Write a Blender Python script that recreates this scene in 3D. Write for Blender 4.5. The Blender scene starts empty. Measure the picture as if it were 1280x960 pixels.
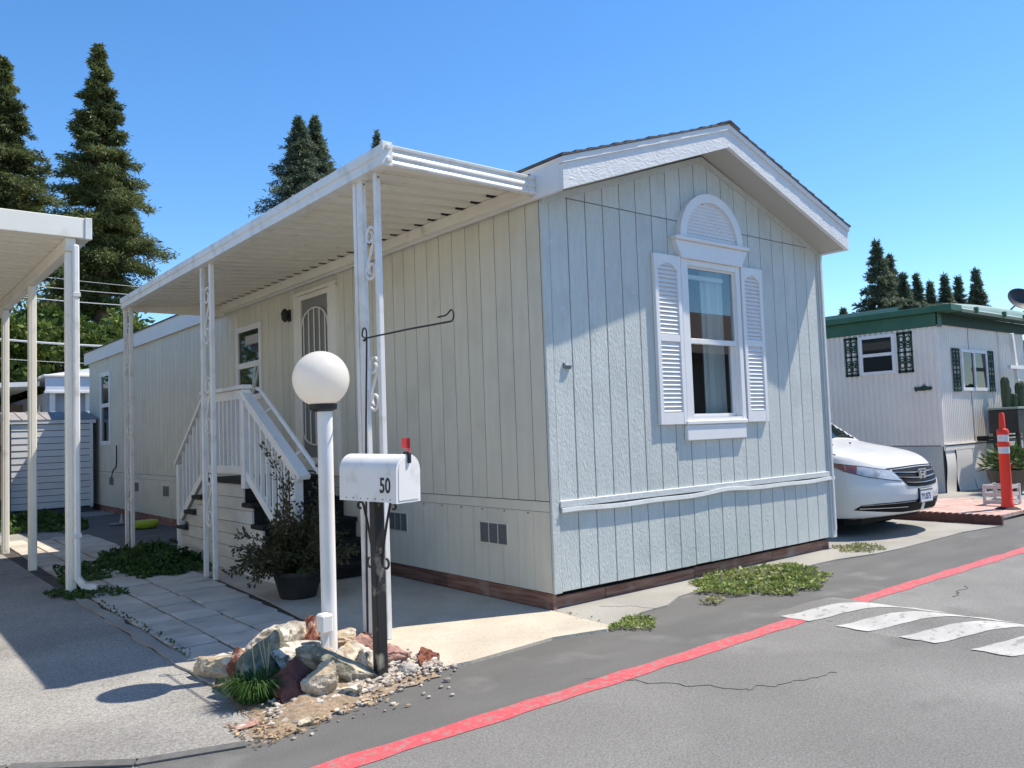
import bpy, bmesh, math, random
import numpy as np
from mathutils import Vector, Matrix

# ------------------------------------------------------------------ camera, sky, sun, exposure
scene = bpy.context.scene
COL = scene.collection
cam_d = bpy.data.cameras.new("camera")
cam = bpy.data.objects.new("camera", cam_d)
COL.objects.link(cam)
cam_d.sensor_width = 36.0
cam_d.lens = 1024.1954 / 1280 * 36
cam_d.clip_start = 0.05
cam_d.clip_end = 2000
YAW, PITCH, ROLL = 0.6846, 0.0564, -0.0353
fw = Vector((math.sin(YAW) * math.cos(PITCH), math.cos(YAW) * math.cos(PITCH), math.sin(PITCH)))
rt = Vector((math.cos(YAW), -math.sin(YAW), 0))
up = rt.cross(fw)
rt2 = rt * math.cos(ROLL) + up * math.sin(ROLL)
up2 = -rt * math.sin(ROLL) + up * math.cos(ROLL)
mw = Matrix((rt2, up2, -fw)).transposed().to_4x4()
mw.translation = Vector((-4.3322, -4.8719, 1.4409))
cam.matrix_world = mw
scene.camera = cam

SUN = Vector((0.56, -0.224, 1.0)).normalized()
sun_el = math.asin(SUN.z)
sun_az = math.atan2(SUN.x, SUN.y)
world = bpy.data.worlds.new("World")
scene.world = world
world.use_nodes = True
wn = world.node_tree
bg = wn.nodes["Background"]
sky = wn.nodes.new("ShaderNodeTexSky")
sky.sky_type = 'NISHITA'
sky.sun_disc = False
sky.sun_elevation = sun_el
sky.sun_rotation = sun_az
sky.air_density = 1.0
sky.dust_density = 0.0
sky.ozone_density = 5.5
sky.altitude = 50
hsv = wn.nodes.new("ShaderNodeHueSaturation")
hsv.inputs["Saturation"].default_value = 1.17
wn.links.new(sky.outputs[0], hsv.inputs["Color"])
wn.links.new(hsv.outputs[0], bg.inputs[0])
bg.inputs[1].default_value = 0.13
sd = bpy.data.lights.new("sun", 'SUN')
sd.energy = 4.2
sd.angle = math.radians(0.5)
sd.color = (1.0, 0.915, 0.79)
so = bpy.data.objects.new("sun", sd)
COL.objects.link(so)
so.rotation_euler = (-SUN).to_track_quat('-Z', 'Y').to_euler()
so.location = (10, -10, 30)
scene.view_settings.view_transform = 'Standard'
scene.view_settings.look = 'None'
scene.view_settings.exposure = 0.75
scene.view_settings.gamma = 1.0

R = random.Random(7)
NP = np.random.default_rng(11)

# ------------------------------------------------------------------ materials
MATS = {}


def mat(name, col, rough=0.6, col2=None, nscale=3.0, stretch=(1, 1, 1), bump=0.0, bscale=40.0, bstretch=None,
        metal=0.0, spec=0.4, rnd=0.0, fine=0.0, fscale=200.0, coat=0.0, trans=0.0, thresh=(0.35, 0.65), bdist=0.01,
        dirt=None, dscale=1.3, dth=(0.55, 0.75), stain=None, sscale=1.0, sth=(0.62, 0.78)):
    """Principled material: two-colour noise, fine speckle, bump, per-object random brightness, dirt blotches."""
    if name in MATS:
        return MATS[name]
    m = bpy.data.materials.new(name)
    m.use_nodes = True
    nt = m.node_tree
    N, L = nt.nodes, nt.links
    b = N["Principled BSDF"]
    b.inputs["Roughness"].default_value = rough
    b.inputs["Metallic"].default_value = metal
    b.inputs["Specular IOR Level"].default_value = spec
    b.inputs["Coat Weight"].default_value = coat
    b.inputs["Coat Roughness"].default_value = 0.06
    tc = N.new("ShaderNodeTexCoord")
    oi = N.new("ShaderNodeObjectInfo")
    add = N.new("ShaderNodeVectorMath")
    add.operation = 'MULTIPLY_ADD'
    cmb = N.new("ShaderNodeCombineXYZ")
    for i in range(3):
        L.new(oi.outputs["Random"], cmb.inputs[i])
    add.inputs[1].default_value = (17, 23, 31)
    L.new(cmb.outputs[0], add.inputs[0])
    L.new(tc.outputs["Object"], add.inputs[2])
    vec = add.outputs[0]

    def noise(scale, st, detail=4.0):
        mp = N.new("ShaderNodeMapping")
        mp.inputs["Scale"].default_value = st
        L.new(vec, mp.inputs[0])
        n = N.new("ShaderNodeTexNoise")
        n.inputs["Scale"].default_value = scale
        n.inputs["Detail"].default_value = detail
        L.new(mp.outputs[0], n.inputs[0])
        return n.outputs[0]

    def ramp(src, a, c):
        r = N.new("ShaderNodeMapRange")
        r.inputs[1].default_value = a
        r.inputs[2].default_value = c
        L.new(src, r.inputs[0])
        return r.outputs[0]

    def mixc(fac, a, c, mode='MIX'):
        x = N.new("ShaderNodeMix")
        x.data_type = 'RGBA'
        x.blend_type = mode
        if isinstance(fac, float):
            x.inputs[0].default_value = fac
        else:
            L.new(fac, x.inputs[0])
        for s, v in ((x.inputs[6], a), (x.inputs[7], c)):
            if isinstance(v, tuple):
                s.default_value = (*v, 1)
            else:
                L.new(v, s)
        return x.outputs[2]
    out = tuple(col)
    if col2:
        out = mixc(ramp(noise(nscale, stretch), *thresh), tuple(col), tuple(col2))
    if dirt:
        out = mixc(ramp(noise(dscale, (1, 1, 1), 8.0), *dth), out, tuple(dirt))
    if stain:
        out = mixc(ramp(noise(sscale, (1, 1, 1), 3.0), *sth), out, tuple(stain))
    if fine:
        f = ramp(noise(fscale, (1, 1, 1), 2.0), 0.3, 0.7)
        g = N.new("ShaderNodeMapRange")
        g.inputs[3].default_value = 1 - fine
        g.inputs[4].default_value = 1 + fine
        L.new(f, g.inputs[0])
        cc = N.new("ShaderNodeCombineColor")
        for i in range(3):
            L.new(g.outputs[0], cc.inputs[i])
        out = mixc(1.0, out, cc.outputs[0], 'MULTIPLY')
    if rnd:
        g = N.new("ShaderNodeMapRange")
        g.inputs[3].default_value = 1 - rnd
        g.inputs[4].default_value = 1 + rnd
        L.new(oi.outputs["Random"], g.inputs[0])
        cc = N.new("ShaderNodeCombineColor")
        for i in range(3):
            L.new(g.outputs[0], cc.inputs[i])
        out = mixc(1.0, out, cc.outputs[0], 'MULTIPLY')
    if isinstance(out, tuple):
        b.inputs["Base Color"].default_value = (*out, 1)
    else:
        L.new(out, b.inputs["Base Color"])
    if bump:
        bp = N.new("ShaderNodeBump")
        bp.inputs["Strength"].default_value = bump
        bp.inputs["Distance"].default_value = bdist
        L.new(noise(bscale, bstretch or (1, 1, 1), 5.0), bp.inputs["Height"])
        L.new(bp.outputs[0], b.inputs["Normal"])
    MATS[name] = m
    return m


def leaf_mat(name, c1, c2, trans=0.25, nscale=1.2):
    """foliage: per-leaf random and clump noise colour, some light passing through"""
    if name in MATS:
        return MATS[name]
    m = bpy.data.materials.new(name)
    m.use_nodes = True
    nt = m.node_tree
    N, L = nt.nodes, nt.links
    b = N["Principled BSDF"]
    geo = N.new("ShaderNodeNewGeometry")
    tc = N.new("ShaderNodeTexCoord")
    n = N.new("ShaderNodeTexNoise")
    n.inputs["Scale"].default_value = nscale
    L.new(tc.outputs["Object"], n.inputs[0])
    ad = N.new("ShaderNodeMath")
    ad.operation = 'MULTIPLY_ADD'
    ad.inputs[1].default_value = 0.55
    L.new(geo.outputs["Random Per Island"], ad.inputs[0])
    mr = N.new("ShaderNodeMapRange")
    mr.inputs[1].default_value = 0.3
    mr.inputs[2].default_value = 0.7
    mr.inputs[4].default_value = 0.5
    L.new(n.outputs[0], mr.inputs[0])
    L.new(mr.outputs[0], ad.inputs[2])
    x = N.new("ShaderNodeMix")
    x.data_type = 'RGBA'
    x.inputs[6].default_value = (*c1, 1)
    x.inputs[7].default_value = (*c2, 1)
    L.new(ad.outputs[0], x.inputs[0])
    L.new(x.outputs[2], b.inputs["Base Color"])
    b.inputs["Roughness"].default_value = 0.55
    b.inputs["Specular IOR Level"].default_value = 0.3
    t = N.new("ShaderNodeBsdfTranslucent")
    L.new(x.outputs[2], t.inputs[0])
    ms = N.new("ShaderNodeMixShader")
    ms.inputs[0].default_value = trans
    L.new(b.outputs[0], ms.inputs[1])
    L.new(t.outputs[0], ms.inputs[2])
    L.new(ms.outputs[0], N["Material Output"].inputs[0])
    MATS[name] = m
    return m


def glass_mat(name, ior=1.9, tint=(0.75, 0.8, 0.8), rough=0.0):
    """window glass seen from outside: fresnel reflection over a tinted see-through pane"""
    if name in MATS:
        return MATS[name]
    m = bpy.data.materials.new(name)
    m.use_nodes = True
    nt = m.node_tree
    N, L = nt.nodes, nt.links
    f = N.new("ShaderNodeFresnel")
    ge = N.new("ShaderNodeNewGeometry")
    io = N.new("ShaderNodeMapRange")          # same reflectance from both sides of the thin pane
    io.inputs[3].default_value = ior
    io.inputs[4].default_value = 1 / ior
    L.new(ge.outputs["Backfacing"], io.inputs[0])
    L.new(io.outputs[0], f.inputs[0])
    g = N.new("ShaderNodeBsdfGlossy")
    g.inputs["Roughness"].default_value = rough
    t = N.new("ShaderNodeBsdfTransparent")
    t.inputs[0].default_value = (*tint, 1)
    ms = N.new("ShaderNodeMixShader")
    L.new(f.outputs[0], ms.inputs[0])
    L.new(t.outputs[0], ms.inputs[1])
    L.new(g.outputs[0], ms.inputs[2])
    L.new(ms.outputs[0], N["Material Output"].inputs[0])
    MATS[name] = m
    return m


SIDING = mat("siding_paint", (0.555, 0.58, 0.54), 0.55, (0.60, 0.625, 0.585), 5, (6, 6, 0.8), bump=0.6, bscale=30, bstretch=(3.2, 3.2, 1.0), rnd=0.035, bdist=0.012, fine=0.05, fscale=90, dirt=(0.47, 0.495, 0.46), dscale=2.6, dth=(0.52, 0.85), stain=(0.62, 0.65, 0.62), sscale=14, sth=(0.64, 0.72))
SIDING_SHADED = mat("siding_paint_shaded", (0.65, 0.62, 0.51), 0.6, (0.69, 0.66, 0.55), 3, (5, 5, 0.6), bump=0.25, bscale=24, bstretch=(3.2, 3.2, 0.8), rnd=0.03, bdist=0.01, dirt=(0.56, 0.535, 0.44), dscale=1.8, dth=(0.52, 0.85))  # siding paint again, warmed and lightened where the awning shades it
GROOVE = mat("groove_dark", (0.12, 0.14, 0.15), 0.9)
WHITE = mat("white_paint", (0.82, 0.81, 0.78), 0.45, (0.76, 0.75, 0.72), 6, rnd=0.015, dirt=(0.55, 0.54, 0.50), dscale=5, dth=(0.6, 0.95))
WHITE_METAL = mat("white_enamel_metal", (0.80, 0.79, 0.76), 0.35, (0.74, 0.73, 0.69), 2.0, spec=0.5, dirt=(0.50, 0.47, 0.41), dscale=6, dth=(0.52, 0.85))
CREAM_METAL = mat("cream_enamel_metal", (0.86, 0.82, 0.72), 0.4, (0.81, 0.765, 0.66), 2.0, spec=0.5, dirt=(0.45, 0.40, 0.33), dscale=6, dth=(0.6, 0.95))
FASCIA = mat("fascia_rough_paint", (0.70, 0.69, 0.68), 0.5, (0.76, 0.75, 0.73), 9, bump=0.6, bscale=30, bstretch=(1, 1, 2.0), bdist=0.010)
FASCIA_S = mat("fascia_smooth_paint", (0.73, 0.72, 0.70), 0.5, (0.76, 0.75, 0.73), 4)
SOFFIT = mat("soffit_paint", (0.46, 0.45, 0.41), 0.7)
TRIM = mat("trim_paint", (0.58, 0.60, 0.585), 0.55, (0.63, 0.65, 0.63), 8, (1, 1, 1), bump=0.4, bscale=30)
SHINGLE = mat("roof_shingle", (0.09, 0.085, 0.085), 0.95, (0.14, 0.13, 0.125), 8, bump=0.6, bscale=90, fine=0.3, rnd=0.15)
SHUTTER = mat("shutter_vinyl", (0.79, 0.78, 0.77), 0.4, (0.76, 0.75, 0.74), 5)
REDWOOD = mat("redwood_skirting", (0.17, 0.075, 0.05), 0.85, (0.30, 0.17, 0.12), 4, (0.6, 0.6, 9), bump=0.5, bscale=12, bstretch=(1, 1, 12), rnd=0.18, dirt=(0.36, 0.28, 0.22), dscale=4, dth=(0.55, 0.8))
BRICK = mat("old_brick", (0.26, 0.11, 0.08), 0.9, (0.38, 0.22, 0.18), 9, rnd=0.2, bump=0.4)
DARK = mat("cavity_shade", (0.012, 0.012, 0.012), 0.9)  # near-black for pieces that stand in for shade in gaps
BLACK = mat("black_paint", (0.014, 0.014, 0.016), 0.5, (0.03, 0.028, 0.027), 7)
BLACK_STEP = mat("black_deck_paint", (0.006, 0.006, 0.006), 0.7, (0.011, 0.0105, 0.010), 5)
CREAM_WOOD = mat("cream_stair_siding", (0.66, 0.64, 0.58), 0.6, (0.58, 0.555, 0.49), 2.2, (1, 1, 3), bump=0.15, bscale=20, rnd=0.02)
SCREEN = mat("door_screen", (0.24, 0.235, 0.215), 0.75, fine=0.15, fscale=400)
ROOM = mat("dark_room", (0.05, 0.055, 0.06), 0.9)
CURTAIN = mat("curtain_cloth", (0.80, 0.80, 0.78), 0.9)
GLASS = glass_mat("window_glass", 1.85, (0.86, 0.9, 0.9))
DGLASS = mat("dark_window_glass", (0.012, 0.018, 0.020), 0.03, spec=0.3, coat=0.0)
CONCRETE = mat("porch_concrete", (0.45, 0.395, 0.31), 0.9, (0.53, 0.47, 0.375), 2.2, bump=0.3, bscale=60, fine=0.10, fscale=60, dirt=(0.33, 0.30, 0.26), dscale=1.6, dth=(0.55, 0.85))
CONC_GREY = mat("grey_concrete", (0.27, 0.26, 0.23), 0.9, (0.33, 0.315, 0.28), 1.8, bump=0.3, bscale=70, fine=0.08, fscale=70, dirt=(0.24, 0.235, 0.22), dscale=1.7, dth=(0.55, 0.8))
TILE = mat("grey_paver", (0.45, 0.41, 0.35), 0.9, (0.56, 0.51, 0.435), 3, rnd=0.10, bump=0.3, bscale=50, fine=0.06, fscale=90, dirt=(0.27, 0.25, 0.21), dscale=2.5, dth=(0.56, 0.8))
MORTAR = mat("dark_joint", (0.05, 0.045, 0.04), 0.95, (0.09, 0.08, 0.07), 12)
ASPHALT = mat("road_asphalt", (0.160, 0.155, 0.144), 0.9, (0.200, 0.194, 0.180), 0.7, bump=0.35, bscale=160, fine=0.26, fscale=95, dirt=(0.25, 0.243, 0.228), dscale=0.6, dth=(0.5, 0.75), stain=(0.105, 0.102, 0.097), sscale=1.15, sth=(0.60, 0.80))
SEALED = mat("sealed_asphalt", (0.105, 0.103, 0.097), 0.85, (0.125, 0.122, 0.114), 1.3, (1, 3, 1), bump=0.3, bscale=120, fine=0.12, fscale=110, dirt=(0.19, 0.186, 0.176), dscale=2.4, dth=(0.56, 0.78), stain=(0.085, 0.083, 0.08), sscale=0.9, sth=(0.58, 0.8))
DRIVE = mat("driveway_asphalt", (0.25, 0.24, 0.22), 0.92, (0.31, 0.30, 0.275), 1.2, bump=0.7, bscale=110, fine=0.32, fscale=75, dirt=(0.18, 0.175, 0.165), dscale=0.9, dth=(0.5, 0.8), stain=(0.13, 0.125, 0.115), sscale=1.7, sth=(0.62, 0.8))
TAR = mat("tar_seam", (0.095, 0.093, 0.089), 0.9, (0.13, 0.128, 0.122), 20)
DIRT = mat("ground_dirt", (0.20, 0.17, 0.13), 0.95, (0.14, 0.12, 0.09), 0.6)
SOIL = mat("dry_litter_soil", (0.33, 0.245, 0.165), 0.95, (0.20, 0.15, 0.10), 26, bump=1.0, bscale=60, fine=0.2, fscale=90)
RED = mat("red_line_paint", (0.52, 0.075, 0.09), 0.75, (0.45, 0.09, 0.10), 3, dirt=(0.33, 0.17, 0.16), dscale=30, dth=(0.48, 0.66), fine=0.10, fscale=120)
STRIPE = mat("white_stripe_paint", (0.50, 0.49, 0.46), 0.85, (0.40, 0.39, 0.365), 4, dirt=(0.27, 0.26, 0.245), dscale=20, dth=(0.55, 0.68), fine=0.08, fscale=140)
TRAILER = mat("trailer_metal", (0.86, 0.80, 0.71), 0.45, (0.80, 0.74, 0.66), 2, spec=0.5, rnd=0.02)
TRAILER_SK = mat("trailer_skirt_metal", (0.54, 0.52, 0.46), 0.6, (0.44, 0.44, 0.42), 2, rnd=0.03)
GREEN = mat("green_paint", (0.035, 0.115, 0.068), 0.5, (0.05, 0.14, 0.085), 3)
GREEN_DK = mat("dark_green_paint", (0.018, 0.055, 0.038), 0.7)
GREEN_ROOF = mat("pale_green_metal", (0.22, 0.30, 0.22), 0.4, (0.27, 0.34, 0.26), 2, spec=0.5)
GREY_METAL = mat("grey_metal", (0.25, 0.26, 0.27), 0.4, metal=0.6)
DISH = mat("dish_grey", (0.035, 0.035, 0.038), 0.55)
CARPAINT = mat("white_car_paint", (0.72, 0.715, 0.69), 0.3, spec=0.4, coat=0.6)
CHROME = mat("chrome", (0.75, 0.76, 0.78), 0.12, metal=1.0)
BLK_PLASTIC = mat("black_plastic", (0.008, 0.008, 0.009), 0.6, spec=0.2)
RUBBER = mat("rubber", (0.015, 0.015, 0.015), 0.8)
LAMP_GL = mat("headlight_lens", (0.42, 0.45, 0.48), 0.08, (0.60, 0.63, 0.66), 12, spec=0.8, coat=1.0)
AMBER = mat("reflector_amber", (0.20, 0.05, 0.035), 0.12, (0.30, 0.11, 0.08), 9, spec=0.8, coat=1.0)
ORANGE = mat("safety_orange", (0.85, 0.045, 0.02), 0.45)
REFLECT = mat("reflective_white", (0.75, 0.74, 0.74), 0.4, (0.62, 0.6, 0.6), 30)
TERRACOTTA = mat("terracotta", (0.42, 0.17, 0.09), 0.85, (0.34, 0.14, 0.08), 5)
SCALLOP = mat("scallop_edging", (0.095, 0.042, 0.035), 0.9, (0.13, 0.06, 0.05), 5, rnd=0.08)
PINKPAVE = mat("pink_pavers", (0.48, 0.30, 0.25), 0.9, (0.54, 0.38, 0.32), 6, rnd=0.08)
BOWL = mat("glazed_bowl", (0.07, 0.05, 0.04), 0.35, (0.10, 0.075, 0.06), 5)
GLOBE = mat("globe_white_acrylic", (0.88, 0.855, 0.80), 0.30, spec=0.5)
_nt = GLOBE.node_tree
_t = _nt.nodes.new("ShaderNodeBsdfTranslucent")
_t.inputs[0].default_value = (0.92, 0.88, 0.80, 1)
_ms = _nt.nodes.new("ShaderNodeMixShader")
_ms.inputs[0].default_value = 0.5
_nt.links.new(_nt.nodes["Principled BSDF"].outputs[0], _ms.inputs[1])
_nt.links.new(_t.outputs[0], _ms.inputs[2])
_nt.links.new(_ms.outputs[0], _nt.nodes["Material Output"].inputs[0])
LAMPPOST = mat("lamp_post_paint", (0.82, 0.80, 0.76), 0.35, (0.76, 0.74, 0.70), 5, spec=0.5)
MAILWHITE = mat("mailbox_white", (0.81, 0.795, 0.76), 0.35, (0.77, 0.75, 0.71), 4, spec=0.5, dirt=(0.55, 0.53, 0.49), dscale=12, dth=(0.55, 0.85))
FLAGRED = mat("mailbox_flag_red", (0.65, 0.035, 0.05), 0.4)
WORNPOST = mat("worn_black_post", (0.02, 0.02, 0.02), 0.6, (0.028, 0.027, 0.026), 8, dirt=(0.30, 0.27, 0.20), dscale=7, dth=(0.56, 0.66))
TANROCK = mat("rock_tan", (0.50, 0.40, 0.27), 0.9, (0.24, 0.16, 0.10), 9, bump=1.0, bscale=38, rnd=0.12, dirt=(0.68, 0.60, 0.46), dscale=9, dth=(0.48, 0.6), thresh=(0.42, 0.6), fine=0.18, fscale=120)
PALEROCK = mat("rock_pale", (0.58, 0.53, 0.45), 0.9, (0.26, 0.22, 0.17), 9, bump=1.0, bscale=42, rnd=0.08, dirt=(0.16, 0.14, 0.11), dscale=14, dth=(0.55, 0.62), thresh=(0.46, 0.62), fine=0.18, fscale=120)
REDROCK = mat("rock_red_brown", (0.12, 0.045, 0.032), 0.8, (0.30, 0.17, 0.12), 11, bump=1.0, bscale=34, rnd=0.15, dirt=(0.46, 0.36, 0.27), dscale=11, dth=(0.55, 0.64), thresh=(0.45, 0.6), fine=0.18, fscale=120)
MAROON = mat("rock_maroon", (0.075, 0.022, 0.018), 0.65, (0.15, 0.055, 0.04), 7, bump=0.9, bscale=30, dirt=(0.34, 0.22, 0.16), dscale=9, dth=(0.60, 0.68), fine=0.15, fscale=120)
RUSTROCK = mat("rock_rust", (0.26, 0.085, 0.045), 0.85, (0.11, 0.04, 0.03), 10, bump=1.0, bscale=36, rnd=0.1, dirt=(0.44, 0.26, 0.17), dscale=10, dth=(0.54, 0.64), fine=0.18, fscale=120)
PINKROCK = mat("rock_pink", (0.42, 0.25, 0.20), 0.9, (0.25, 0.12, 0.10), 10, bump=0.9, bscale=34, rnd=0.1, dirt=(0.55, 0.42, 0.35), dscale=10, dth=(0.54, 0.66), fine=0.15, fscale=120)
GREYROCK = mat("rock_grey_green", (0.17, 0.165, 0.12), 0.9, (0.34, 0.31, 0.24), 8, bump=1.0, bscale=36, rnd=0.1, dirt=(0.50, 0.43, 0.30), dscale=8, dth=(0.56, 0.64), thresh=(0.45, 0.6), fine=0.18, fscale=120)
GRAVEL = mat("gravel", (0.42, 0.39, 0.35), 0.9, (0.28, 0.25, 0.21), 30, rnd=0.1)
SHEDMETAL = mat("shed_siding", (0.74, 0.74, 0.73), 0.5, (0.69, 0.69, 0.68), 3, rnd=0.02)
SHEDROOF = mat("shed_roof", (0.34, 0.31, 0.28), 0.8, (0.24, 0.23, 0.22), 2)
FENCEWOOD = mat("brown_fence", (0.20, 0.15, 0.11), 0.9, (0.13, 0.10, 0.08), 6, (4, 4, 0.5), rnd=0.15)
BARK = mat("redwood_bark", (0.13, 0.075, 0.05), 0.95, (0.19, 0.12, 0.085), 3, (6, 6, 0.5), bump=0.8, bscale=10)
NEEDLE = leaf_mat("redwood_needles", (0.040, 0.064, 0.028), (0.20, 0.23, 0.075), 0.3, 0.5)
NEEDLE2 = leaf_mat("hazed_needles", (0.048, 0.078, 0.056), (0.20, 0.245, 0.145), 0.3, 0.5)  # needle colours lightened and blued to paint in distance haze
HEDGE = leaf_mat("bush_leaves", (0.022, 0.055, 0.014), (0.17, 0.23, 0.045), 0.3, 0.8)
WEED = leaf_mat("weed_leaves", (0.08, 0.13, 0.025), (0.40, 0.46, 0.14), 0.3, 5)
WEEDDARK = leaf_mat("dark_weed_leaves", (0.022, 0.06, 0.012), (0.085, 0.15, 0.035), 0.3, 3)
DRYWEED = leaf_mat("dry_weed_leaves", (0.20, 0.22, 0.09), (0.42, 0.40, 0.22), 0.3, 5)
GRASS = leaf_mat("tuft_grass", (0.02, 0.06, 0.012), (0.08, 0.16, 0.03), 0.3, 8)
SHRUB = leaf_mat("shrub_leaves", (0.028, 0.035, 0.014), (0.115, 0.105, 0.045), 0.2, 5)
SUCC = leaf_mat("succulent_leaves", (0.03, 0.07, 0.02), (0.14, 0.20, 0.06), 0.2, 4)
CACTUS = mat("cactus_skin", (0.05, 0.068, 0.035), 0.7, (0.08, 0.095, 0.05), 9)
WOODSTEM = mat("woody_stem", (0.10, 0.05, 0.035), 0.9)
CABLE = mat("cable_grey", (0.55, 0.55, 0.55), 0.5)
YELLOWGR = mat("lime_plastic", (0.38, 0.50, 0.04), 0.4)
BROWNHOUSE = mat("tan_house_wall", (0.16, 0.135, 0.115), 0.8, (0.19, 0.16, 0.14), 2)
BROWNROOF = mat("brown_roof", (0.10, 0.07, 0.06), 0.9, (0.13, 0.095, 0.08), 6)


# ------------------------------------------------------------------ mesh helpers
class MB:
    def __init__(s):
        s.v, s.f = [], []

    def add(s, v, f):
        n = len(s.v)
        s.v += [tuple(p) for p in v]
        s.f += [tuple(i + n for i in q) for q in f]
        return s

    def box(s, x0, x1, y0, y1, z0, z1):
        v = [(x, y, z) for z in (z0, z1) for y in (y0, y1) for x in (x0, x1)]
        return s.add(v, [(0, 2, 3, 1), (4, 5, 7, 6), (0, 1, 5, 4), (2, 6, 7, 3), (0, 4, 6, 2), (1, 3, 7, 5)])

    def cbox(s, x0, x1, y0, y1, z0, z1, c=0.004):
        """box with chamfered edges"""
        bm = bmesh.new()
        r = bmesh.ops.create_cube(bm, size=1.0)
        for w in bm.verts:
            w.co = Vector(((x0 + x1) / 2 + w.co.x * (x1 - x0), (y0 + y1) / 2 + w.co.y * (y1 - y0), (z0 + z1) / 2 + w.co.z * (z1 - z0)))
        c = min(c, 0.3 * min(x1 - x0, y1 - y0, z1 - z0))
        bmesh.ops.bevel(bm, geom=bm.edges[:], offset=c, segments=1, affect='EDGES')
        bm.verts.index_update()
        s.add([w.co for w in bm.verts], [[w.index for w in q.verts] for q in bm.faces])
        bm.free()
        return s

    def obox(s, p0, p1, w, h, upv=(0, 0, 1)):
        """bar from p0 to p1, width w (sideways) and height h"""
        p0, p1 = Vector(p0), Vector(p1)
        d = (p1 - p0).normalized()
        sd_ = d.cross(Vector(upv)).normalized()
        u = sd_.cross(d)
        v = [p + sd_ * (a * w / 2) + u * (b * h / 2) for p in (p0, p1) for a, b in ((-1, -1), (1, -1), (1, 1), (-1, 1))]
        return s.add(v, [(0, 1, 2, 3), (7, 6, 5, 4), (0, 4, 5, 1), (1, 5, 6, 2), (2, 6, 7, 3), (3, 7, 4, 0)])

    def prism(s, poly, axis, a, b):
        """polygon in the two other axes, extruded along axis from a to b"""
        n = len(poly)

        def P(p, t):
            return {0: (t, p[0], p[1]), 1: (p[0], t, p[1]), 2: (p[0], p[1], t)}[axis]
        v = [P(p, a) for p in poly] + [P(p, b) for p in poly]
        f = [tuple(range(n)), tuple(range(2 * n - 1, n - 1, -1))] + [(i, i + n, (i + 1) % n + n, (i + 1) % n) for i in range(n)]
        return s.add(v, f)

    def tube(s, pts, r, n=6, cap=True):
        pts = [Vector(p) for p in pts]
        rs = r if isinstance(r, (list, tuple)) else [r] * len(pts)
        base = len(s.v)
        ref = None
        for i, p in enumerate(pts):
            d = (pts[min(i + 1, len(pts) - 1)] - pts[max(i - 1, 0)])
            d = d.normalized() if d.length > 1e-9 else Vector((0, 0, 1))
            if ref is None:
                ref = Vector((1, 0, 0)) if abs(d.x) < 0.8 else Vector((0, 1, 0))
            a = d.cross(ref).normalized()
            ref = a.cross(d)
            for k in range(n):
                t = 2 * math.pi * k / n
                s.v.append(tuple(p + (a * math.cos(t) + ref * math.sin(t)) * rs[i]))
        for i in range(len(pts) - 1):
            for k in range(n):
                a0 = base + i * n + k
                a1 = base + i * n + (k + 1) % n
                s.f.append((a0, a1, a1 + n, a0 + n))
        if cap:
            s.f.append(tuple(base + k for k in range(n - 1, -1, -1)))
            s.f.append(tuple(base + (len(pts) - 1) * n + k for k in range(n)))
        return s

    def lathe(s, prof, cx, cy, n=24, cz=0.0):
        base = len(s.v)
        for r, z in prof:
            for k in range(n):
                t = 2 * math.pi * k / n
                s.v.append((cx + r * math.cos(t), cy + r * math.sin(t), cz + z))
        for i in range(len(prof) - 1):
            for k in range(n):
                a0 = base + i * n + k
                a1 = base + i * n + (k + 1) % n
                s.f.append((a0, a1, a1 + n, a0 + n))
        s.f.append(tuple(base + k for k in range(n - 1, -1, -1)))
        s.f.append(tuple(base + (len(prof) - 1) * n + k for k in range(n)))
        return s

    def sweep(s, prof, path_axis, ts, fn=None):
        """open profile polyline (2D) swept along an axis at stations ts; gives a sheet"""
        base = len(s.v)
        n = len(prof)
        for t in ts:
            for p in prof:
                q = {0: (t, p[0], p[1]), 1: (p[0], t, p[1]), 2: (p[0], p[1], t)}[path_axis]
                s.v.append(tuple(fn(q)) if fn else q)
        for i in range(len(ts) - 1):
            for k in range(n - 1):
                a0 = base + i * n + k
                s.f.append((a0, a0 + 1, a0 + 1 + n, a0 + n))
        return s


LOC = {}


def obj(name, mb, m, parent=None, smooth=False, label=None, kind=None, loc=None):
    """link a mesh object (world coordinates in mb); child meshes are stored relative to the root's location"""
    me = mb if isinstance(mb, bpy.types.Mesh) else None
    root = Vector((0, 0, 0))
    if parent is not None:
        root = LOC[parent.name]
    if me is None:
        me = bpy.data.meshes.new(name)
        vs = [(x - root.x, y - root.y, z - root.z) for x, y, z in mb.v]
        me.from_pydata(vs, [], mb.f)
        me.update()
        fix = bmesh.new()
        fix.from_mesh(me)
        bmesh.ops.recalc_face_normals(fix, faces=fix.faces[:])
        fix.to_mesh(me)
        fix.free()
        if smooth:
            me.polygons.foreach_set("use_smooth", [True] * len(me.polygons))
        me.materials.append(m)
    o = bpy.data.objects.new(name, me)
    COL.objects.link(o)
    LOC[o.name] = root
    if parent is not None:
        o.parent = parent
    if loc is not None:
        o.location = loc
    if label:
        o["label"] = label
    if kind:
        o["kind"] = kind
    if smooth and not isinstance(mb, bpy.types.Mesh):
        md = None
        try:
            me.set_sharp_from_angle(angle=math.radians(40))
        except Exception:
            pass
    return o


def thing(name, label, cat, loc=(0, 0, 0), group=None):
    o = bpy.data.objects.new(name, None)
    o.empty_display_size = 0.2
    COL.objects.link(o)
    o.location = loc
    o["label"] = label
    o["category"] = cat
    if group:
        o["group"] = group
    LOC[o.name] = Vector(loc)
    return o


def tag(o, label, cat, group=None, kind=None):
    o["label"] = label
    o["category"] = cat
    if group:
        o["group"] = group
    if kind:
        o["kind"] = kind
    return o


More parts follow.
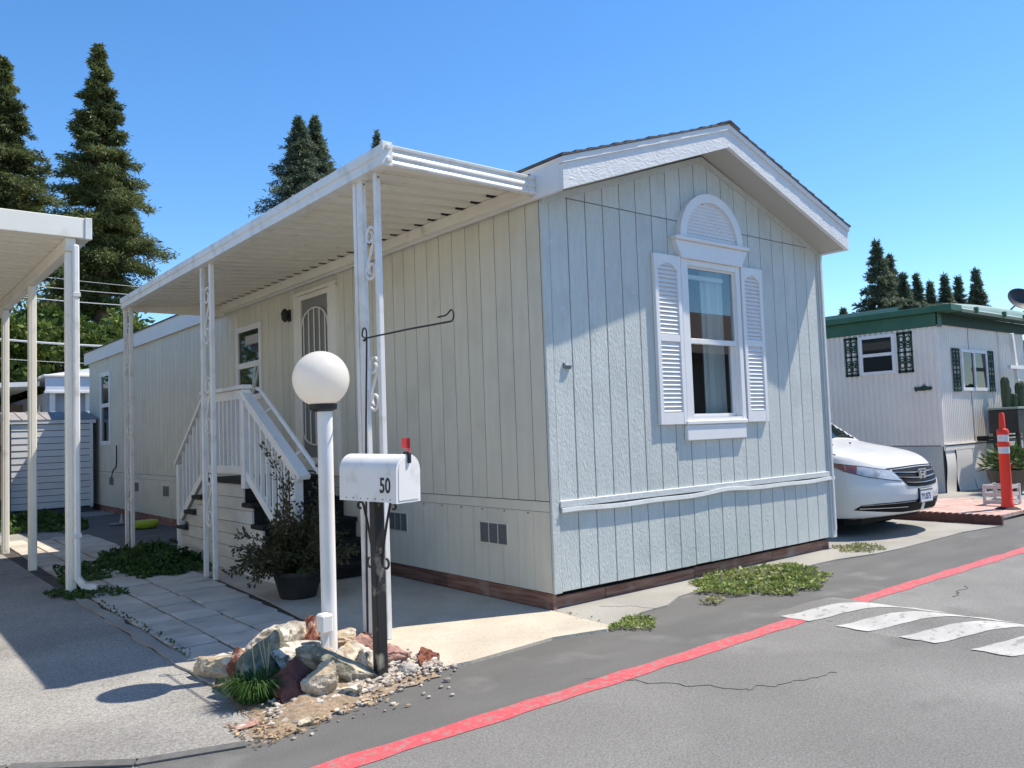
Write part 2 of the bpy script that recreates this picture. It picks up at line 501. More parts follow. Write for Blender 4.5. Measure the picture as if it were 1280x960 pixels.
def one(name, mb, m, label, cat, smooth=False, group=None, kind=None):
    return tag(obj(name, mb, m, smooth=smooth), label, cat, group, kind)


def struct(name, mb, m, smooth=False):
    return obj(name, mb, m, smooth=smooth, kind="structure")


def quads_mesh(name, V, m, root=None, smooth=False):
    """V: (n,4,3) array of leaf quads -> one mesh"""
    V = np.asarray(V, dtype=np.float32)
    n = V.shape[0]
    k = V.shape[1]
    me = bpy.data.meshes.new(name)
    me.vertices.add(n * k)
    me.vertices.foreach_set("co", V.reshape(-1))
    me.loops.add(n * k)
    me.loops.foreach_set("vertex_index", np.arange(n * k, dtype=np.int32))
    me.polygons.add(n)
    me.polygons.foreach_set("loop_start", np.arange(0, n * k, k, dtype=np.int32))
    me.polygons.foreach_set("loop_total", np.full(n, k, dtype=np.int32))
    me.update(calc_edges=True)
    me.materials.append(m)
    return me


def leaf_quads(C, D, size, aspect=0.45, jitter=0.35, rng=None):
    """diamond leaves at centres C, pointing along D (n,3)"""
    rng = rng or NP
    n = len(C)
    D = D / (np.linalg.norm(D, axis=1, keepdims=True) + 1e-9)
    rv = rng.normal(size=(n, 3))
    S = np.cross(D, rv)
    S /= (np.linalg.norm(S, axis=1, keepdims=True) + 1e-9)
    L = size * (1 + jitter * rng.uniform(-1, 1, size=(n, 1)))
    W = L * aspect
    mid = C + D * L * 0.4
    return np.stack([C, mid + S * W / 2, C + D * L, mid - S * W / 2], axis=1)


# ------------------------------------------------------------------ ground, road, pads
struct("ground", MB().add([(-600, -600, -0.06), (600, -600, -0.06), (600, 600, -0.06), (-600, 600, -0.06)], [(0, 1, 2, 3)]), DIRT)


def slab(name, poly, z0, z1, m, mk=struct, **kw):
    return mk(name, MB().prism(poly, 2, z0, z1), m, **kw)


struct("road", MB().add([(-80, -13, -0.0025), (80, -13, -0.0025), (80, 0.6, -0.0025), (-80, 0.6, -0.0025)], [(0, 1, 2, 3)]), ASPHALT)


def wob(x, k=0.0):
    return 0.012 * math.sin(x * 7.1 + k) + 0.009 * math.sin(x * 17.3 + 2 * k) + 0.006 * math.sin(x * 41 + k)


# fresher sealed band between the red line and the concrete
pts = [(x, -1.485 + 0.012 * math.sin(x * 0.7)) for x in np.arange(-3.3, 30, 0.25)]
pts += [(29.9, 0.3), (-1.0, 0.3), (-1.6, -0.50), (-2.2, -0.60), (-2.62, -0.78), (-3.3, -0.86)]
slab("road_sealed_strip", pts, -0.02, 0.0, SEALED)
# driveway of the neighbouring lot
pts = [(-14, -0.62), (-9, -0.55), (-5, -0.45), (-3.75, -0.47), (-3.30, -0.83), (-2.85, -0.95), (-2.62, -0.80), (-2.57, -0.3), (-2.66, 0.6), (-2.66, 9.5), (-14, 9.5)]
slab("driveway", pts, -0.02, 0.006, DRIVE)
mb = MB()
seam = [(-9, -0.55), (-5, -0.45), (-3.75, -0.47), (-3.30, -0.83), (-2.85, -0.97)]
for a, b in zip(seam, seam[1:]):
    mb.obox((a[0], a[1], 0.006), (b[0], b[1], 0.006), 0.07, 0.008)
struct("tar_joint", mb, TAR)
slab("concrete_yard", [(-14, 9.5), (0.02, 9.5), (0.02, 30), (-14, 30)], -0.02, 0.008, CONC_GREY)

# mortar curb strip and paver walkway
pts = [(-2.66 + wob(y), y) for y in np.arange(0.05, 4.4, 0.2)] + [(-2.57 + wob(y, 2), y) for y in np.arange(4.2, 0.0, -0.2)]
slab("mortar_curb", pts, -0.02, 0.022, CONC_GREY)
slab("paver_bed", [(-2.66, -0.25), (-1.30, -0.25), (-1.30, 9.5), (-2.66, 9.5)], -0.02, 0.007, MORTAR)
walk = bpy.data.objects.new("paver_walkway", None)
COL.objects.link(walk)
walk["kind"] = "structure"
LOC[walk.name] = Vector((0, 0, 0))
cols = [(-2.555, -2.245, 0.33), (-2.24, -1.915, 0.35), (-1.91, -1.45, 0.36)]
for ci, (xa, xb, pitch) in enumerate(cols):
    y = -0.2 + 0.1 * ci
    while y < 9.2:
        p = pitch * R.uniform(0.9, 1.1)
        if y > 4.6:
            p *= 1.7
        sh = 0.035 * (y - 2) * (1 if ci else 0.4) * 0.35
        dz = R.uniform(-0.004, 0.004)
        g = 0.0085
        t = MB()
        xr = xb
        if ci == 2:
            xr = -1.56 + 0.065 * min(max(y - 1.0, 0), 3.2)
        tl = R.uniform(-0.003, 0.003)
        t.cbox(xa + g, xr - g, y + 0.0125, y + p - 0.0125, -0.02, 0.026 + dz, 0.005)
        t.v = [(a + 0.02 * (b - 2) * 0.4, b, c + tl * (a - xa) * 4) for a, b, c in t.v]
        obj("paver", t, TILE, walk)
        y += p

# porch pad under the awning (front edge follows the road)
pts = [(-1.60, -0.62), (-1.295, -0.655), (-0.95, -0.63), (-0.57, -0.60), (-0.35, -0.655), (-0.15, -0.71), (-0.06, -0.66), (-0.02, 0.03), (-0.02, 6.5), (-1.26, 6.5), (-1.30, 4.2), (-1.42, 2.2), (-1.56, 0.9), (-1.62, 0.1)]
slab("porch_pad", pts, -0.03, 0.02, CONCRETE)
slab("asphalt_yard", [(-1.30, 6.5), (0.0, 6.5), (0.0, 13.4), (-1.5, 13.4), (-1.6, 11), (-1.45, 9.5), (-1.30, 9.3)], -0.03, 0.016, SEALED)
# grey strip along the front of the house, running on under the parked van
pts = [(-0.055, -0.655), (0.15, -0.60), (0.42, -0.52), (0.75, -0.50), (1.05, -0.36), (1.4, -0.31), (2.3, -0.34), (3.5, -0.38), (4.1, -0.50), (4.6, -0.53), (5.4, -0.52), (6.2, -0.50), (6.7, -0.56), (7.05, -0.62), (7.05, 12), (4.24, 12), (4.24, 0.1), (-0.015, 0.1)]
slab("concrete_strip", pts, -0.03, 0.014, CONC_GREY)
slab("concrete_apron", [(7.22, -0.45), (9.5, -0.25), (30, -0.3), (30, 9), (7.22, 9)], -0.03, 0.05, CONC_GREY)

# red line
mb = MB()
xs = np.arange(-4.5, 40, 0.12)
yc = [-1.49 + 0.012 * math.sin(x * 0.7) for x in xs]
va = [(x, c + 0.068 + wob(x, 1) * 0.5, 0.0018) for x, c in zip(xs, yc)]
vb = [(x, c - 0.068 + wob(x, 5) * 0.5, 0.0006) for x, c in zip(xs, yc)]
n = len(xs)
mb.add(va + vb, [(i, i + n, i + n + 1, i + 1) for i in range(n - 1)])
struct("red_line", mb, RED)


# speed bump across the road with painted stripes
def bump_z(x, y):
    t = (x - 1.02) / 0.90
    e = min(1.0, max(0.0, (-1.22 - y) / 0.30))
    return 0.070 * math.sin(math.pi * t) ** 1.5 * e * (2 - e) if 0 < t < 1 else 0.0


bump = thing("speed_bump", "low asphalt speed bump with white painted stripes across the road", "speed bump", (1.47, -1.22, 0))
mb = MB()
ts = [(-1.22 - 0.05 * k) for k in range(8)] + [-2, -4, -6, -9.5]
prof = [1.02 + 0.90 * k / 18 for k in range(19)]
base = len(mb.v)
for y in ts:
    for x in prof:
        mb.v.append((x, y, bump_z(x, y) + (0.0005 if 1.03 < x < 1.91 and y < -1.23 else -0.0035)))
for i in range(len(ts) - 1):
    for k in range(18):
        a = i * 19 + k
        mb.f.append((a, a + 1, a + 20, a + 19))
obj("bump_body", mb, ASPHALT, bump, smooth=True)
y = -1.33
for i in range(15):
    mb = MB()
    w = 0.235
    for yy in (y, y - w / 3, y - 2 * w / 3, y - w):
        for k in range(19):
            x = 1.03 + 0.88 * k / 18
            ys_ = yy - 0.66 * (x - 1.03) + 0.005 * math.sin(k * 1.9 + i)
            mb.v.append((x + 0.008 * math.sin(yy * 50), ys_, bump_z(x, ys_) + 0.0035))
    for r_ in range(3):
        for k in range(18):
            a = r_ * 19 + k
            mb.f.append((a, a + 1, a + 20, a + 19))
    obj("painted_stripe", mb, STRIPE, bump, smooth=True)
    y -= 0.44
# cracks in the asphalt
mb = MB()


def crack(p0, p1, z, amp=0.03, w=0.012, n=22, rng=R):
    p0, p1 = Vector((*p0, z)), Vector((*p1, z))
    d = p1 - p0
    s_ = Vector((-d.y, d.x, 0)).normalized()
    off = 0
    last = p0
    for i in range(1, n + 1):
        off = off * 0.8 + rng.uniform(-amp, amp)
        p = p0 + d * i / n + s_ * off
        mb.obox(last, p, 0.36 * w * rng.uniform(0.3, 1.1), 0.003)
        last = p


crack((-1.02, -1.38), (-0.55, -2.15), 0.0, 0.03, 0.008)
crack((-0.55, -2.15), (0.05, -2.35), 0.0, 0.03, 0.006)
crack((2.5, -1.95), (3.0, -1.85), 0.0, 0.02, 0.008)
crack((0.35, -0.14), (0.62, -0.50), 0.0145, 0.02, 0.007)
struct("asphalt_cracks", mb, TAR)
mb = MB()
crack((1.10, -1.66), (1.20, -1.90), 0.010, 0.015, 0.030, 8)
obj("bump_crack", mb, TAR, bump)

# ------------------------------------------------------------------ the mobile home
W, LEN, ZB, ZT, ZE, RX, RZ = 4.2, 15.7, 0.146, 0.866, 3.30, 2.1, 4.02
SL = (RZ - ZE) / RX


def roofz(x):
    return RZ - SL * abs(x - RX)


home = thing("mobile_home", "pale blue-grey manufactured home with gable front, white arched window and covered porch side", "mobile home", (0, 0, 0))
# dark backing behind the board joints, with the window opening left out
WX0, WX1, WZ0, WZ1 = 1.80, 2.55, 1.50, 2.935
mb = MB()
mb.prism([(0.02, ZB + 0.01), (WX0, ZB + 0.01), (WX0, roofz(WX0) - 0.01), (0.02, ZE - 0.01)], 1, 0.016, 0.05)
mb.prism([(WX1, ZB + 0.01), (W - 0.02, ZB + 0.01), (W - 0.02, ZE - 0.01), (WX1, roofz(WX1) - 0.01)], 1, 0.016, 0.05)
mb.box(WX0, WX1, 0.017, 0.05, ZB + 0.01, WZ0)
mb.prism([(WX0, WZ1), (WX1, WZ1), (WX1, roofz(WX1) - 0.01), (RX, RZ - 0.01), (WX0, roofz(WX0) - 0.01)], 1, 0.017, 0.05)
mb.box(0.016, 0.05, 0.05, LEN, ZB + 0.01, ZE)
mb.box(W - 0.03, W - 0.005, 0.05, LEN, ZB, ZE)
mb.box(0.05, W - 0.03, LEN - 0.03, LEN, ZB, ZE)
obj("wall", mb, GROOVE, home)

gx = [0.086 + 0.2107 * k for k in range(20)]
edges_ = list(zip(gx, gx[1:])) + [(gx[-1], 4.118)]
G = 0.0045
for xa, xb in edges_:
    a, b = xa + G, xb - G
    # skirt board
    obj("skirt_board", MB().cbox(a, b, 0.004, 0.02, ZB + R.uniform(-0.003, 0.003), 0.80, 0.003), SIDING, home)
    segs = [(ZT - 0.02, 3.3435)]
    if b > WX0 - 0.02 and a < WX1 + 0.02:
        segs = [(ZT - 0.02, WZ0 - 0.02), (WZ1 + 0.02, 3.3435)]
        if a < WX0 - 0.02:
            m_ = MB().box(a, WX0 - 0.02, 0.0, 0.016, ZT - 0.02, 3.3435)
            obj("siding_board", m_, SIDING, home)
            a2 = WX0 - 0.02
            for z0, z1 in segs:
                obj("siding_board", MB().box(a2, b, 0.0, 0.016, z0, z1), SIDING, home)
            segs = []
        elif b > WX1 + 0.02:
            obj("siding_board", MB().box(WX1 + 0.02, b, 0.0, 0.016, ZT - 0.02, 3.3435), SIDING, home)
            for z0, z1 in segs:
                obj("siding_board", MB().box(a, WX1 + 0.02, 0.0, 0.016, z0, z1), SIDING, home)
            segs = []
    for z0, z1 in segs:
        obj("siding_board", MB().cbox(a, b, 0.0, 0.018, z0, z1, 0.003), SIDING, home)
    # gable board above the horizontal joint
    za, zb_ = roofz(a), roofz(b)
    if max(za, zb_) > 3.39:
        poly = [(a, 3.35), (b, 3.35), (b, max(zb_, 3.351))]
        if a < RX < b:
            poly.append((RX, RZ))
        poly.append((a, max(za, 3.351)))
        obj("gable_board", MB().prism(poly, 1, 0.0, 0.018), SIDING, home)
# corner trims
obj("corner_trim", MB().cbox(-0.001, gx[0] - G, -0.008, 0.016, ZB - 0.004, ZE, 0.003), SIDING, home)
obj("corner_trim", MB().cbox(4.12, 4.205, -0.014, 0.03, ZB - 0.01, ZE, 0.004), TRIM, home)
obj("downspout_trim", MB().cbox(4.142, 4.182, -0.032, -0.014, 0.22, ZE, 0.004), TRIM, home)
# waist band with a warped lower moulding
obj("trim_band", MB().cbox(0.088, 4.205, -0.018, 0.003, 0.812, ZT, 0.004), TRIM, home)
mb = MB()


def wav(x):
    return 0.792 - 0.012 + 0.005 * math.sin(x * 3.1 + 0.4) + 0.004 * math.sin(x * 6.3) - 0.006 * math.exp(-((x - 0.7) / 0.45) ** 2) + 0.011 * math.exp(-((x - 2.25) / 0.3) ** 2)


prof = [(0, 0.026), (-0.030, 0.022), (-0.034, -0.010), (-0.026, -0.018), (0, -0.022)]
xs = np.linspace(0.095, 4.2, 60)
for x in xs:
    for a, b in prof:
        mb.v.append((x, a + 0.003, wav(x) + b))
for i in range(len(xs) - 1):
    for k in range(4):
        q = i * 5 + k
        mb.f.append((q, q + 1, q + 6, q + 5))
mb.f += [(0, 1, 2, 3, 4), tuple(295 + k for k in range(5))]
obj("warped_moulding", mb, TRIM, home)
# metal bracket left where the number used to hang
mb = MB()
mb.cbox(0.20, 0.262, -0.022, -0.0005, 1.925, 1.955, 0.003)
mb.cbox(0.185, 0.20, -0.016, -0.0005, 1.93, 1.975, 0.002)
mb.box(0.205, 0.26, -0.030, -0.022, 1.945, 1.953)
obj("number_bracket", mb, GREY_METAL, home)

# --- left (porch) side wall boards
door_y, door_z = (3.50, 4.66), (1.03, 3.20)
win_y, win_z = (5.70, 6.60), (1.98, 3.02)
far_y, far_z = (13.78, 14.62), (1.43, 2.995)
holes = [(door_y, door_z), (win_y, win_z), (far_y, far_z)]
ys = [0.02] + [0.19 + 0.2115 * k for k in range(74)] + [LEN]
for ya, yb in zip(ys, ys[1:]):
    a, b = ya + G, yb - G
    if b - a < 0.02:
        continue
    segs = [(a, b, ZT + 0.003, ZE)]
    for (h0, h1), (z0, z1) in holes:
        out = []
        for (p, q, u, w) in segs:
            if q <= h0 or p >= h1:
                out.append((p, q, u, w))
                continue
            if p < h0:
                out.append((p, h0, u, w))
            if q > h1:
                out.append((h1, q, u, w))
            pp, qq = max(p, h0), min(q, h1)
            if z0 > u + 0.02:
                out.append((pp, qq, u, z0))
            if z1 < w - 0.02:
                out.append((pp, qq, z1, w))
        segs = out
    for (p, q, u, w) in segs:
        if q - p > 0.004:
            obj("siding_board", MB().box(0.0, 0.016, p, q, u, w), SIDING_SHADED, home)
obj("waist_board", MB().box(-0.004, 0.016, 0.02, LEN, 0.784, ZT - 0.004), SIDING_SHADED, home)
y = 0.02
while y < LEN - 0.1:
    y2 = min(y + 1.22, LEN)
    mb = MB()
    k = y
    while k < y2 - 0.03:
        k2 = min(k + 0.2035, y2)
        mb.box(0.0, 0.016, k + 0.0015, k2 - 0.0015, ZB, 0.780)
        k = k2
    obj("skirt_panel", mb, SIDING_SHADED, home)
    y = y2
for y in np.arange(0.35, 3.4, 0.31):
    pass
mb = MB()
for k in range(9):
    mb.lathe([(0.007, 0), (0.007, 0.006)], 0, 0, 6)
    nn = 12
    mb.v[-nn:] = [(-0.006 + 0.0 * p[2] - p[2], 0.28 + 0.31 * k + p[0], 0.765 + p[1]) for p in mb.v[-nn:]]
obj("screw", mb, GREY_METAL, home, kind="stuff")
# skirting vents
for (ya, yb, za, zb_) in [(0.555, 0.955, 0.468, 0.665), (2.14, 2.50, 0.468, 0.665), (9.82, 10.18, 0.50, 0.70), (11.69, 12.02, 0.52, 0.715), (13.53, 13.92, 0.585, 0.77)]:
    v = obj("vent", MB().cbox(-0.008, 0.012, ya, yb, za, zb_, 0.003), SIDING_SHADED, home)
    w3 = (yb - ya - 0.02) / 3
    for i in range(3):
        y0 = ya + 0.012 + i * w3
        obj("vent_recess", MB().box(-0.0115, -0.0075, y0, y0 + w3 - 0.018, za + 0.015, zb_ - 0.015), GROOVE, v)
        mb = MB()
        nz = 11
        for k in range(nz):
            z = za + 0.02 + (zb_ - za - 0.04) * k / (nz - 1)
            mb.box(-0.0155, -0.0115, y0, y0 + w3 - 0.018, z - 0.0035, z + 0.0035)
        obj("vent_louvre", mb, GREY_METAL, v)
# redwood boards and brick at the foot
for x0, x1 in [(0.05, 0.62), (0.625, 1.8), (1.805, 3.05), (3.055, 4.14)]:
    obj("footing_board", MB().cbox(x0, x1, 0.055, 0.09, 0.008, 0.108 + R.uniform(-0.006, 0.006), 0.005), REDWOOD, home)
obj("footing_post", MB().cbox(0.015, 0.048, 0.03, 0.09, 0.005, 0.138, 0.005), REDWOOD, home)
obj("crawl_shade", MB().box(0.05, 4.15, 0.10, 0.12, 0.0, 0.2), DARK, home)  # dark sheet stands in for the shade below the front wall
y = 0.035
while y < 6.9:
    y2 = y + R.uniform(0.5, 1.1)
    obj("footing_board", MB().cbox(0.018, 0.06, y + 0.002, y2 - 0.002, 0.008, 0.136, 0.004), REDWOOD, home)
    y = y2
y = 7.0
while y < LEN - 0.3:
    for c in range(2):
        y0 = y + (0.11 if c else 0)
        obj("brick", MB().box(0.014 + R.uniform(0, 0.006), 0.07, y0 + 0.005, y0 + 0.215, 0.008 + c * 0.068, 0.070 + c * 0.068), BRICK, home)
    y += 0.22

# --- roof
YF, YB = -0.345, LEN + 0.25
XL, XR = -0.055, 4.20
ZTIP_B, ZTIP_T, ZR_B, ZR_T = 3.282, 3.53, 4.027, 4.238


def lerp(a, b, t):
    return a + (b - a) * t


for s_, xt in ((0, XL), (1, XR)):
    poly = [(xt, ZTIP_B), (xt, ZTIP_T - 0.045), (RX, ZR_T - 0.045), (RX, ZR_B)]
    obj("rake_fascia", MB().prism(poly, 1, YF, YF + 0.04), FASCIA, home)
    xo = xt + (-0.012 if s_ == 0 else 0.012)
    poly = [(xo, ZTIP_T - 0.047), (xo, ZTIP_T + 0.004), (RX, ZR_T + 0.004), (RX, ZR_T - 0.047)]
    obj("rake_edge_trim", MB().prism(poly, 1, YF - 0.016, YF + 0.03), FASCIA_S, home)
    # soffit
    xi = xt + (0.03 if s_ == 0 else -0.03)
    poly = [(xi, ZTIP_B + 0.022), (xi, ZTIP_B + 0.036), (RX, ZR_B + 0.03), (RX, ZR_B + 0.016)]
    obj("soffit", MB().prism(poly, 1, YF + 0.04, -0.02), SOFFIT, home)
    # frieze moulding under the soffit
    x0 = 0.0 if s_ == 0 else W
    poly = [(x0, roofz(x0) - 0.05), (x0, roofz(x0) + 0.01), (RX, RZ + 0.01), (RX, RZ - 0.05)]
    obj("frieze_moulding", MB().prism(poly, 1, -0.022, 0.004), SIDING, home)
    # eave fascia along the side
    xe = (xt, xt + 0.03) if s_ == 0 else (xt - 0.03, xt)
    obj("eave_fascia", MB().box(xe[0], xe[1], YF + 0.042, YB, ZTIP_B, ZTIP_T - 0.02), FASCIA_S, home)
    # roof deck
    rf = obj("roof", MB().prism([(xt + (0.012 if s_ == 0 else -0.012), ZTIP_T - 0.03), (RX, ZR_T - 0.03), (RX, ZR_T + 0.004), (xo, ZTIP_T + 0.004)], 1, YF + 0.032, YB), FASCIA_S, home)
    ncr = 15
    for k in range(ncr):
        t0, t1 = k / ncr, min(1.0, (k + 1) / ncr + 0.012)
        xa, xb = lerp(xo + (-0.012 if s_ == 0 else 0.012), RX, t0), lerp(xo, RX, t1)
        za, zb_ = lerp(ZTIP_T, ZR_T, t0) + 0.006, lerp(ZTIP_T, ZR_T, t1) + 0.006
        jy = R.uniform(-0.002, 0.002)
        obj("shingle_course", MB().prism([(xa, za), (xb, zb_), (xb, zb_ + 0.006), (xa, za + 0.020 + R.uniform(-0.003, 0.004))], 1, YF - 0.028 + jy, YB + 0.02), SHINGLE, rf)
obj("ridge_cap", MB().prism([(RX - 0.15, ZR_T - 0.05 + 0.026), (RX, ZR_T + 0.026), (RX + 0.15, ZR_T - 0.05 + 0.026), (RX + 0.15, ZR_T - 0.05 + 0.038), (RX, ZR_T + 0.042), (RX - 0.15, ZR_T - 0.05 + 0.038)], 1, YF - 0.032, YB + 0.02), SHINGLE, home)

# --- big front window
win = obj("window", MB().cbox(1.70, WX0, -0.030, 0.06, 1.44, 2.995, 0.004).cbox(WX1, 2.615, -0.030, 0.06, 1.44, 2.995, 0.004).box(WX0, WX1, -0.026, 0.06, WZ1, 2.99).box(WX0, WX1, -0.026, 0.06, 1.455, WZ0), SHUTTER, home)
obj("sash_frame", MB().box(WX0, WX0 + 0.02, 0.0, 0.03, WZ0, WZ1).box(WX1 - 0.025, WX1, 0.0, 0.03, WZ0, WZ1).box(WX0 + 0.02, WX1 - 0.025, 0.0, 0.03, WZ1 - 0.02, WZ1), SHUTTER, win)
obj("meeting_rail", MB().cbox(WX0 + 0.02, WX1 - 0.025, -0.012, 0.035, 2.195, 2.245, 0.004), WHITE, win)
obj("lower_sash", MB().box(WX0 + 0.02, WX0 + 0.045, 0.03, 0.055, WZ0, 2.195).box(WX1 - 0.065, WX1 - 0.025, 0.03, 0.055, WZ0, 2.195).box(WX0 + 0.045, WX1 - 0.065, 0.03, 0.055, WZ0, WZ0 + 0.035), SHUTTER, win)
obj("upper_pane", MB().box(WX0 + 0.02, WX1 - 0.025, 0.012, 0.016, 2.245, WZ1 - 0.02), GLASS, win)
obj("lower_pane", MB().box(WX0 + 0.045, WX1 - 0.065, 0.040, 0.044, WZ0 + 0.035, 2.195), GLASS, win)
obj("window_sill", MB().cbox(1.665, 2.60, -0.055, 0.0, 1.435, 1.47, 0.005), WHITE, win)
obj("window_apron", MB().cbox(1.675, 2.585, -0.042, -0.001, 1.288, 1.433, 0.006), SHUTTER, home)
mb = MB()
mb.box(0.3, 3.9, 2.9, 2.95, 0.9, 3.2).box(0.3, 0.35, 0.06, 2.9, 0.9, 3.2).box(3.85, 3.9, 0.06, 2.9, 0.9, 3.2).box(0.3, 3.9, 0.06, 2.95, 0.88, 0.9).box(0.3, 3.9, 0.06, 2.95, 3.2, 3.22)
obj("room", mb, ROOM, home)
# curtain inside: folds
mb = MB()
n = 40
for k in range(n + 1):
    x = 2.22 + 0.33 * k / n
    y = 0.16 + 0.022 * math.sin(k * 1.25) + 0.01 * math.sin(k * 2.9)
    mb.v += [(x + 0.02 * math.sin(k * .6), y, 1.45), (x, y, 2.95)]
mb.f += [(2 * k, 2 * k + 2, 2 * k + 3, 2 * k + 1) for k in range(n)]
obj("curtain", mb, CURTAIN, home, smooth=True)
# blind roll at the top
obj("blind_rail", MB().cbox(1.84, 2.5, 0.09, 0.13, 2.84, 2.88, 0.004), CURTAIN, home)

# cornice and half-round louvre above
mb = MB()
mb.prism([(1.69, 2.992), (2.625, 2.992), (2.725, 3.155), (1.605, 3.155)], 1, -0.055, -0.001)
crown = obj("window_cornice", mb, SHUTTER, home)
obj("cornice_cap", MB().cbox(1.595, 2.735, -0.085, -0.001, 3.157, 3.192, 0.006), SHUTTER, crown)
CX, CZ = 2.165, 3.193
mb = MB()
n = 28
for k in range(n):
    a0, a1 = math.pi * k / n, math.pi * (k + 1) / n
    q = []
    for a, r1, r2 in ((a0, 0.485, 0.395), (a1, 0.485, 0.395)):
        q.append(((CX + r1 * math.cos(a), CZ + 0.95 * r1 * math.sin(a)), (CX + r2 * math.cos(a), CZ + 0.95 * r2 * math.sin(a))))
    mb.prism([q[0][0], q[1][0], q[1][1], q[0][1]], 1, -0.062, -0.001)
arch = obj("arched_louvre_vent", mb, SHUTTER, home)
mb = MB()
for k in range(11):
    z = CZ + 0.012 + 0.034 * k
    hw = 0.395 * math.sqrt(max(0, 1 - ((z - CZ + 0.01) / (0.95 * 0.395)) ** 2))
    if hw > 0.03:
        mb.add([(CX - hw, -0.030, z), (CX + hw, -0.030, z), (CX + hw, -0.043, z + 0.003), (CX - hw, -0.043, z + 0.003), (CX - hw, -0.031, z + 0.034), (CX + hw, -0.031, z + 0.034)], [(0, 1, 2, 3), (3, 2, 5, 4)])
obj("louvre", mb, SHUTTER, arch)
mb = MB()
mb.prism([(CX + 0.4 * math.cos(math.pi * k / 20), CZ + 0.38 * math.sin(math.pi * k / 20)) for k in range(21)], 1, -0.028, -0.002)
obj("vent_backing", mb, SHUTTER, arch)


def shutter(x0, x1):
    z0, z1 = 1.442, 3.0
    zm0, zm1 = 2.20, 2.265
    st = 0.052
    mb = MB()
    mb.cbox(x0, x0 + st, -0.040, -0.001, z0, z1, 0.004).cbox(x1 - st, x1, -0.040, -0.001, z0, z1, 0.004)
    mb.box(x0 + st, x1 - st, -0.038, -0.001, z0 + 0.001, z0 + 0.11).box(x0 + st, x1 - st, -0.038, -0.001, zm0, zm1)
    # top rail with an arched lower edge
    n = 10
    xa, xb = x0 + st, x1 - st
    up_ = [(lerp(xa, xb, k / n), z1 - 0.002) for k in range(n, -1, -1)]
    lo = [(lerp(xa, xb, k / n), z1 - 0.135 + 0.06 * math.sin(math.pi * k / n)) for k in range(n + 1)]
    mb2 = MB()
    for k in range(n):
        mb2.prism([lo[k], lo[k + 1], (lo[k + 1][0], z1 - 0.002), (lo[k][0], z1 - 0.002)], 1, -0.038, -0.001)
    s_ = obj("shutter", mb, SHUTTER, home)
    obj("shutter_top_rail", mb2, SHUTTER, s_)
    obj("shutter_back", MB().box(xa - 0.005, xb + 0.005, -0.012, -0.0015, z0 + 0.02, z1 - 0.02), SHUTTER, s_)
    mb = MB()
    z = z0 + 0.114
    while z < z1 - 0.08:
        if not (zm0 - 0.035 < z < zm1):
            mb.add([(xa, -0.014, z), (xb, -0.014, z), (xb, -0.034, z + 0.004), (xa, -0.034, z + 0.004), (xa, -0.016, z + 0.034), (xb, -0.016, z + 0.034)], [(0, 1, 2, 3), (3, 2, 5, 4)])
        z += 0.0395
    obj("louvre", mb, SHUTTER, s_)


shutter(1.315, 1.685)
shutter(2.63, 2.985)

# --- porch door: frame, screen, arched bars
dy0, dy1 = 3.66, 4.50
fr = MB()
fr.cbox(-0.045, 0.03, 3.50, dy0, 1.03, 3.17, 0.004).cbox(-0.030, 0.03, dy1, 4.64, 1.03, 3.17, 0.004).cbox(-0.035, 0.03, 3.50, 4.64, 3.172, 3.215, 0.004)
fr.cbox(-0.04, 0.03, 3.48, 4.66, 1.0, 1.03, 0.004)
door = obj("screen_door", fr, CREAM_METAL, home)
leaf = MB()
leaf.cbox(-0.030, -0.002, dy0 + 0.005, dy0 + 0.06, 1.05, 3.165, 0.003).cbox(-0.030, -0.002, dy1 - 0.06, dy1 - 0.005, 1.05, 3.165, 0.003)
leaf.cbox(-0.030, -0.002, dy0 + 0.06, dy1 - 0.06, 3.105, 3.165, 0.003).cbox(-0.030, -0.002, dy0 + 0.06, dy1 - 0.06, 1.05, 1.20, 0.003)
obj("door_leaf_frame", leaf, CREAM_METAL, door)
obj("door_screen", MB().box(-0.006, 0.016, dy0 + 0.055, dy1 - 0.055, 1.19, 3.11), SCREEN, door)
bars = MB()
yc, hw = (dy0 + dy1) / 2, (dy1 - dy0) / 2 - 0.065
zt_, zb_ = 2.74, 1.52
bars.tube([(-0.022, yc + hw * math.cos(a), zt_ + 0.24 * math.sin(a)) for a in np.linspace(0, math.pi, 21)], 0.011, 6)
bars.tube([(-0.022, yc + hw * math.cos(a), zb_ - 0.17 * math.sin(a)) for a in np.linspace(0, math.pi, 21)], 0.011, 6)
for k in range(-2, 3):
    y = yc + hw * k / 2.5
    c = math.sqrt(max(0, 1 - (k / 2.5) ** 2))
    bars.tube([(-0.022, y, zb_ - 0.17 * c), (-0.022, y, zt_ + 0.24 * c)], 0.008, 6)
for y in (yc - hw, yc + hw):
    bars.tube([(-0.022, y, zb_), (-0.022, y, zt_)], 0.008, 6)
obj("door_bars", bars, CREAM_METAL, door)
mb = MB()
for z in (1.3, 2.1, 2.95):
    mb.cbox(-0.05, -0.028, dy0 - 0.02, dy0 + 0.012, z, z + 0.09, 0.003)
obj("hinge", mb, WHITE_METAL, door)
sc_ = obj("porch_light", MB().cbox(-0.025, 0.0, 4.76, 4.83, 2.90, 3.05, 0.006), BLACK, home)
obj("lantern", MB().lathe([(0.012, -0.09), (0.04, -0.06), (0.05, 0.02), (0.03, 0.06), (0.008, 0.08)], -0.07, 4.795, 10, 2.98), BLACK, sc_, smooth=True)


